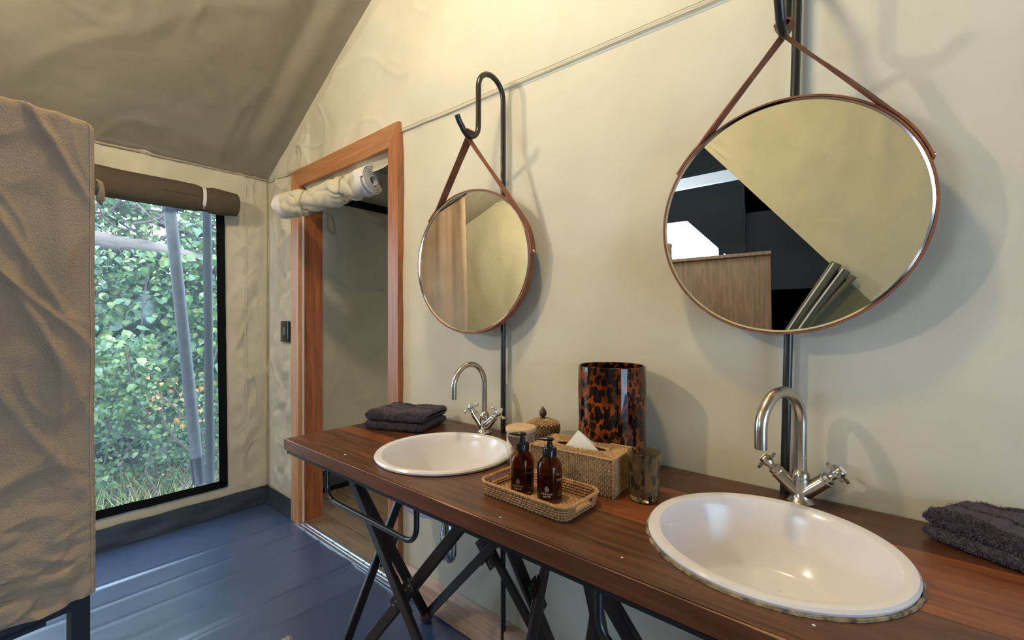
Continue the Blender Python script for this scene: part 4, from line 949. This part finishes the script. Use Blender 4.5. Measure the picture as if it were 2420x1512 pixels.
# tissue
m = MB(); a0 = B3(-.045, -.010, bH-.012); a1 = B3(.050, .006, bH-.012); tip = B3(-.012, .002, bH+.036)
t = thing('tissue', 'white paper tissue standing up out of the rattan box', 'tissue', B3(0, 0, bH))
def tf(u, v):
    p = a0.lerp(a1, u).lerp(tip+V((.003*(u-.5), 0, 0)), v**.9); p += bsx*(.016*(abs(u-.45)-.25)*(1-v)); return p
m.grid(24, 24, tf); 
def tf2(u, v): p = tf(u, v); return p+bsx*(.006+.014*(1-v)*u)-bl*.006*(1-v)
m.grid(24, 24, tf2); obj('sheet', m, paper, t, smooth=10)

# --- vase
vx, vy, vr, vh = 1.143, .588, .0945, .292
t = thing('tortoiseshell_vase', 'tall wide tortoiseshell amber glass vase against the canvas wall', 'vase', (vx, vy, CZ))
m = MB(); m.lathe([(0, .001), (vr-.006, .001), (vr-.001, .006), (vr, .03), (vr-.001, .15), (vr+.001, .22), (vr-.0005, vh-.002), (vr-.003, vh), (vr-.0065, vh-.002), (vr-.006, .22), (vr-.007, .15), (vr-.007, .02), (vr-.012, .012), (0, .012)], 72, (vx, vy, CZ)); obj('vessel', m, tort, t)
# --- tumbler
gx, gy = .987, .424
t = thing('tortoiseshell_tumbler', 'smoky spotted glass tumbler at the corner of the tissue box', 'glass', (gx, gy, CZ))
m = MB(); m.lathe([(0, .001), (.030, .001), (.0345, .006), (.0355, .02), (.0375, .112), (.0365, .1128), (.0355, .112), (.0335, .022), (.031, .014), (0, .011)], 56, (gx, gy, CZ)); obj('vessel', m, tort2, t)
# --- jar
jx, jy = 1.0, .805
t = thing('glass_jar', 'clear glass jar with a pale wooden lid behind the left pump bottle', 'jar', (jx, jy, CZ))
m = MB(); m.lathe([(0, .001), (.038, .001), (.042, .005), (.042, .094), (.0405, .094), (.0400, .008), (.037, .005), (0, .004)], 48, (jx, jy, CZ)); obj('vessel', m, clear, t)
m = MB(); m.lathe([(0, .092), (.038, .092), (.038, .096), (.044, .096), (.045, .098), (.045, .106), (.043, .109), (0, .109)], 48, (jx, jy, CZ)); lid = obj('lid', m, W_lid, t)
m = MB(); m.lathe([(.0385, .086), (.0400, .087), (.0400, .0915), (.0385, .092)], 48, (jx, jy, CZ)); obj('seal', m, mat('silicone_seal', (.7, .62, .5), .5), lid)
m = MB(); ja = vd-.35; 
def J(a, b): return V((jx+.0424*cos(ja+a/.042), jy+.0424*sin(ja+a/.042), CZ+b))
for k in range(-9, 10):
    th_ = k*.16; L_ = .020-.0006*abs(k); P = [J(0, .044), J(sin(th_)*L_*.6, .044+cos(th_)*L_*.6), J(sin(th_)*L_, .044+cos(th_)*L_*(.75 if abs(k) > 5 else .95))]; m.tube(smoothpath(P, 4), .00035, 4)
for k in range(12):
    a = random.uniform(-.014, .014); b = .050+random.uniform(0, .012); m.tube([J(a+.003*cos(q), b+.002*sin(q)) for q in [i*.8 for i in range(8)]], .0003, 4, closed=True)
for dx in (-.0012, .0012): m.tube([J(dx*2.2, .026), J(dx, .035), J(dx, .044)], .0004, 4)
for k, l in enumerate((.016, .012, .014)): m.tube([J(-l/2+l*i/5, .022-k*.004) for i in range(6)], .0003, 4)
obj('printed_tree', m, mat('brown_ink', (.38, .26, .16), .7), t)
# --- round lidded basket
kx, ky = 1.16, .842
t = thing('round_rattan_basket', 'small round rattan basket with a domed lid and wooden finial', 'basket', (kx, ky, CZ))
m = MB(); m.lathe([(0, .001), (.048, .001), (.052, .02), (.052, .062), (.0, .062)], 40, (kx, ky, CZ)); obj('wicker_core', m, R_dark, t)
ms = MB()
for r in range(11):
    for k in range(64):
        if (k+r) % 2 == 0:
            a = 2*pi*k/64; n_ = V((cos(a), sin(a), 0)); tt = V((-sin(a), cos(a), 0)); ms.stitch(V((kx, ky, CZ+.004+r*.0055))+n_*.052, Z, tt, n_, .011, .0046, .0016)
obj('weave', ms, R_box, t, kind='stuff', nofix=True)
m = MB(); m.lathe([(.055, .058), (.0555, .08), (.050, .088), (.03, .096), (0, .100)], 40, (kx, ky, CZ)); ld = obj('lid', m, R_dark, t)
ms = MB()
for r in range(4):
    for k in range(68):
        if (k+r) % 2 == 0:
            a = 2*pi*k/68; n_ = V((cos(a), sin(a), 0)); tt = V((-sin(a), cos(a), 0)); ms.stitch(V((kx, ky, CZ+.061+r*.0055))+n_*.0555, Z, tt, n_, .011, .0046, .0016)
for r in range(7):
    rad = .052-r*.0062; zz = (.085+(.054-rad)*1.0 if rad > .05 else .0885+(.05-rad)*.4 if rad > .03 else .0965+(.03-rad)*.13)+.0008
    for k in range(56):
        if (k+r) % 2 == 0 or r > 4:
            a = 2*pi*k/44; n_ = V((cos(a), sin(a), 0)); tt = V((-sin(a), cos(a), 0)); ms.stitch(V((kx, ky, CZ+zz))+n_*rad, (n_-Z*.38).normalized(), tt, (Z+n_*.3).normalized(), .0125, .0050*rad/.05+.001, .0014)
obj('lid_weave', ms, R_box, ld, kind='stuff', nofix=True)
m = MB(); m.lathe([(.009, .097), (.0105, .101), (.006, .104), (.0085, .107), (.0125, .113), (.0125, .120), (.008, .129), (.003, .136), (0, .139)], 24, (kx, ky, CZ)); obj('finial', m, W_knob, ld)

# ================================================================== CANVAS WARDROBE (left edge)
cr = V((.120, 1.05, 0)); fd = V((-.984, -.180, 0)); fn_ = V((.180, -.984, 0)); depth = .17; width = .45
wd = thing('fabric_wardrobe', 'brown fabric cover stretched over a black steel frame at the left', 'wardrobe', (cr.x-.3, cr.y, 0))
z0, z1 = .797, 1.618
def wf(u, v, _c=None):   # u across from the right corner to the left, v up
    s = u*width; z = z0+(z1-z0)*v
    d = .008*nz(s*5+z*4, z*3-s*3, 2)+.009*abs(nz(s*5+z*6, z*3-s*4, 11))
    d += .007*ridge((s-.075)+(z-1.60)*-.55, .008)+.006*ridge((s-.005)-(z-1.10)*.42, .009)+.006*ridge(s-(z-1.22)*.50-.01, .008)+.005*ridge(s-(z-.95)*.55, .010)+.006*ridge(s-.12-(z-1.35)*.9, .007)+.004*ridge(s-.045-.01*nz(z*5, 3), .012)
    d += .020*max(0, 1-(z-z0)/.26)*abs(nz(s*9+z*-14, z*22+s*7, 4))+.012*max(.25, 1-(z-z0)/.4)*abs(nz(s*14-z*9, z*13+s*10, 14))+.004*max(0, 1-(z-z0)/.22)*nz(s*12+z*30, z*34-s*14, 7)
    d += .004*cz(s*5+z*3.5, z*3-s*4, 101, .10)+.0035*cz(s*7-z*4, z*4+s*5, 102, .10)+.006*max(0, 1-(z-z0)/.3)*cz(s*5-z*7, z*11+s*5, 103, .16)+.005*max(0, 1-(z-z0)/.3)*cz(s*8-z*8, z*15+s*8, 104, .16)
    d *= min(1, .25+s/.05)
    rc = .018; topc = max(0, z-(z1-rc)); ins = rc-sqrt(max(0, rc*rc-topc*topc)); edge = max(0, 1-s/.012)
    if u < .5: s = s+ins*max(0, 1-s/.06)
    p = cr+fd*s+fn_*(d-.006*edge**2-ins*.8); p.z = z+.002*nz(s*20, 1)*(v < .02); 
    p += -fd*(.0020*nz(z*5, 3)*max(0, 1-s/.03)); return p
m = MB(); m.grid(170, 230, wf)
NBk = 230
m.grid(6, 230, lambda u, v: wf(0, v)+(-fn_)*(depth*u)+(-fd)*(.003*sin(pi*u)-.004*u))
m.grid(40, 4, lambda u, v: wf(u, 1)+(-fn_)*(depth*v)+V((0, 0, .004*sin(pi*v))))
m.grid(10, 40, lambda u, v: V((0, 0, z0+(z1-z0)*v))+cr+fd*(u*width)-fn_*depth)
obj('fabric_cover', m, brownfab, wd)
m = MB(); m.ribbon([wf(.016, v)+fn_*.0008 for v in [i/120 for i in range(120)]], fd, [fn_]*120, .0016, .0006); obj('stitching', m, mat('tan_thread', (.36, .26, .18), .8), wd)
m = MB(); q = cr+V((.0, .015, 1.50)); m.grid(8, 8, lambda u, v: q+V((.010*u*(1-.2*v)+.002, (.02*u), -.035*v+.02-.006*u*v))+V((.004*sin(v*3), 0, 0))); pass; obj('folded_flap', m, brownfab, wd, thick=.003)
fr = .0235
for s, bk in ((.006+fr/2, 0), (width-.03, 0), (.006+fr/2, 1), (width-.03, 1)):
    q = cr+fd*s-fn_*.018+V((.11, .99, 0))*(depth-.05)*bk; m = MB(); m.bar(q, q+V((0, 0, 1.59)), fr, fr, fd); obj('leg', m, steel2, wd, smooth=False)
for bk in (0, 1):
    q = cr-fn_*.018+V((.11, .99, 0))*(depth-.05)*bk; m = MB(); m.bar(q+fd*.013+V((0, 0, .790)), q+fd*(width-.02)+V((0, 0, .790)), fr+.004, fr, (0, 0, 1)); m.bar(q+fd*.06+V((0, 0, .776)), q+fd*(width-.02)+V((0, 0, .776)), .012, fr, (0, 0, 1)); obj('rail', m, steel2, wd, smooth=False)

# rug corner at the bottom edge of the picture
t = thing('woven_rug', 'corner of a small grey woven rug on the blue floor', 'rug', (.6, 1.6, 0))
m = MB(); rc_ = V((.775, 1.805, .004))
m.grid(40, 40, lambda u, v: rc_+V((-1, 0, 0))*u*.5+V((-.2, -.98, 0))*v*.4+V((0, 0, .006+.003*nz(u*40, v*40)))); obj('pile', m, mat('grey_woven_pile', (.33, .29, .25), .95, bump=[(200, 1, one)], var=(140, .7, one)), t, thick=.008)

bpy.context.view_layer.update()
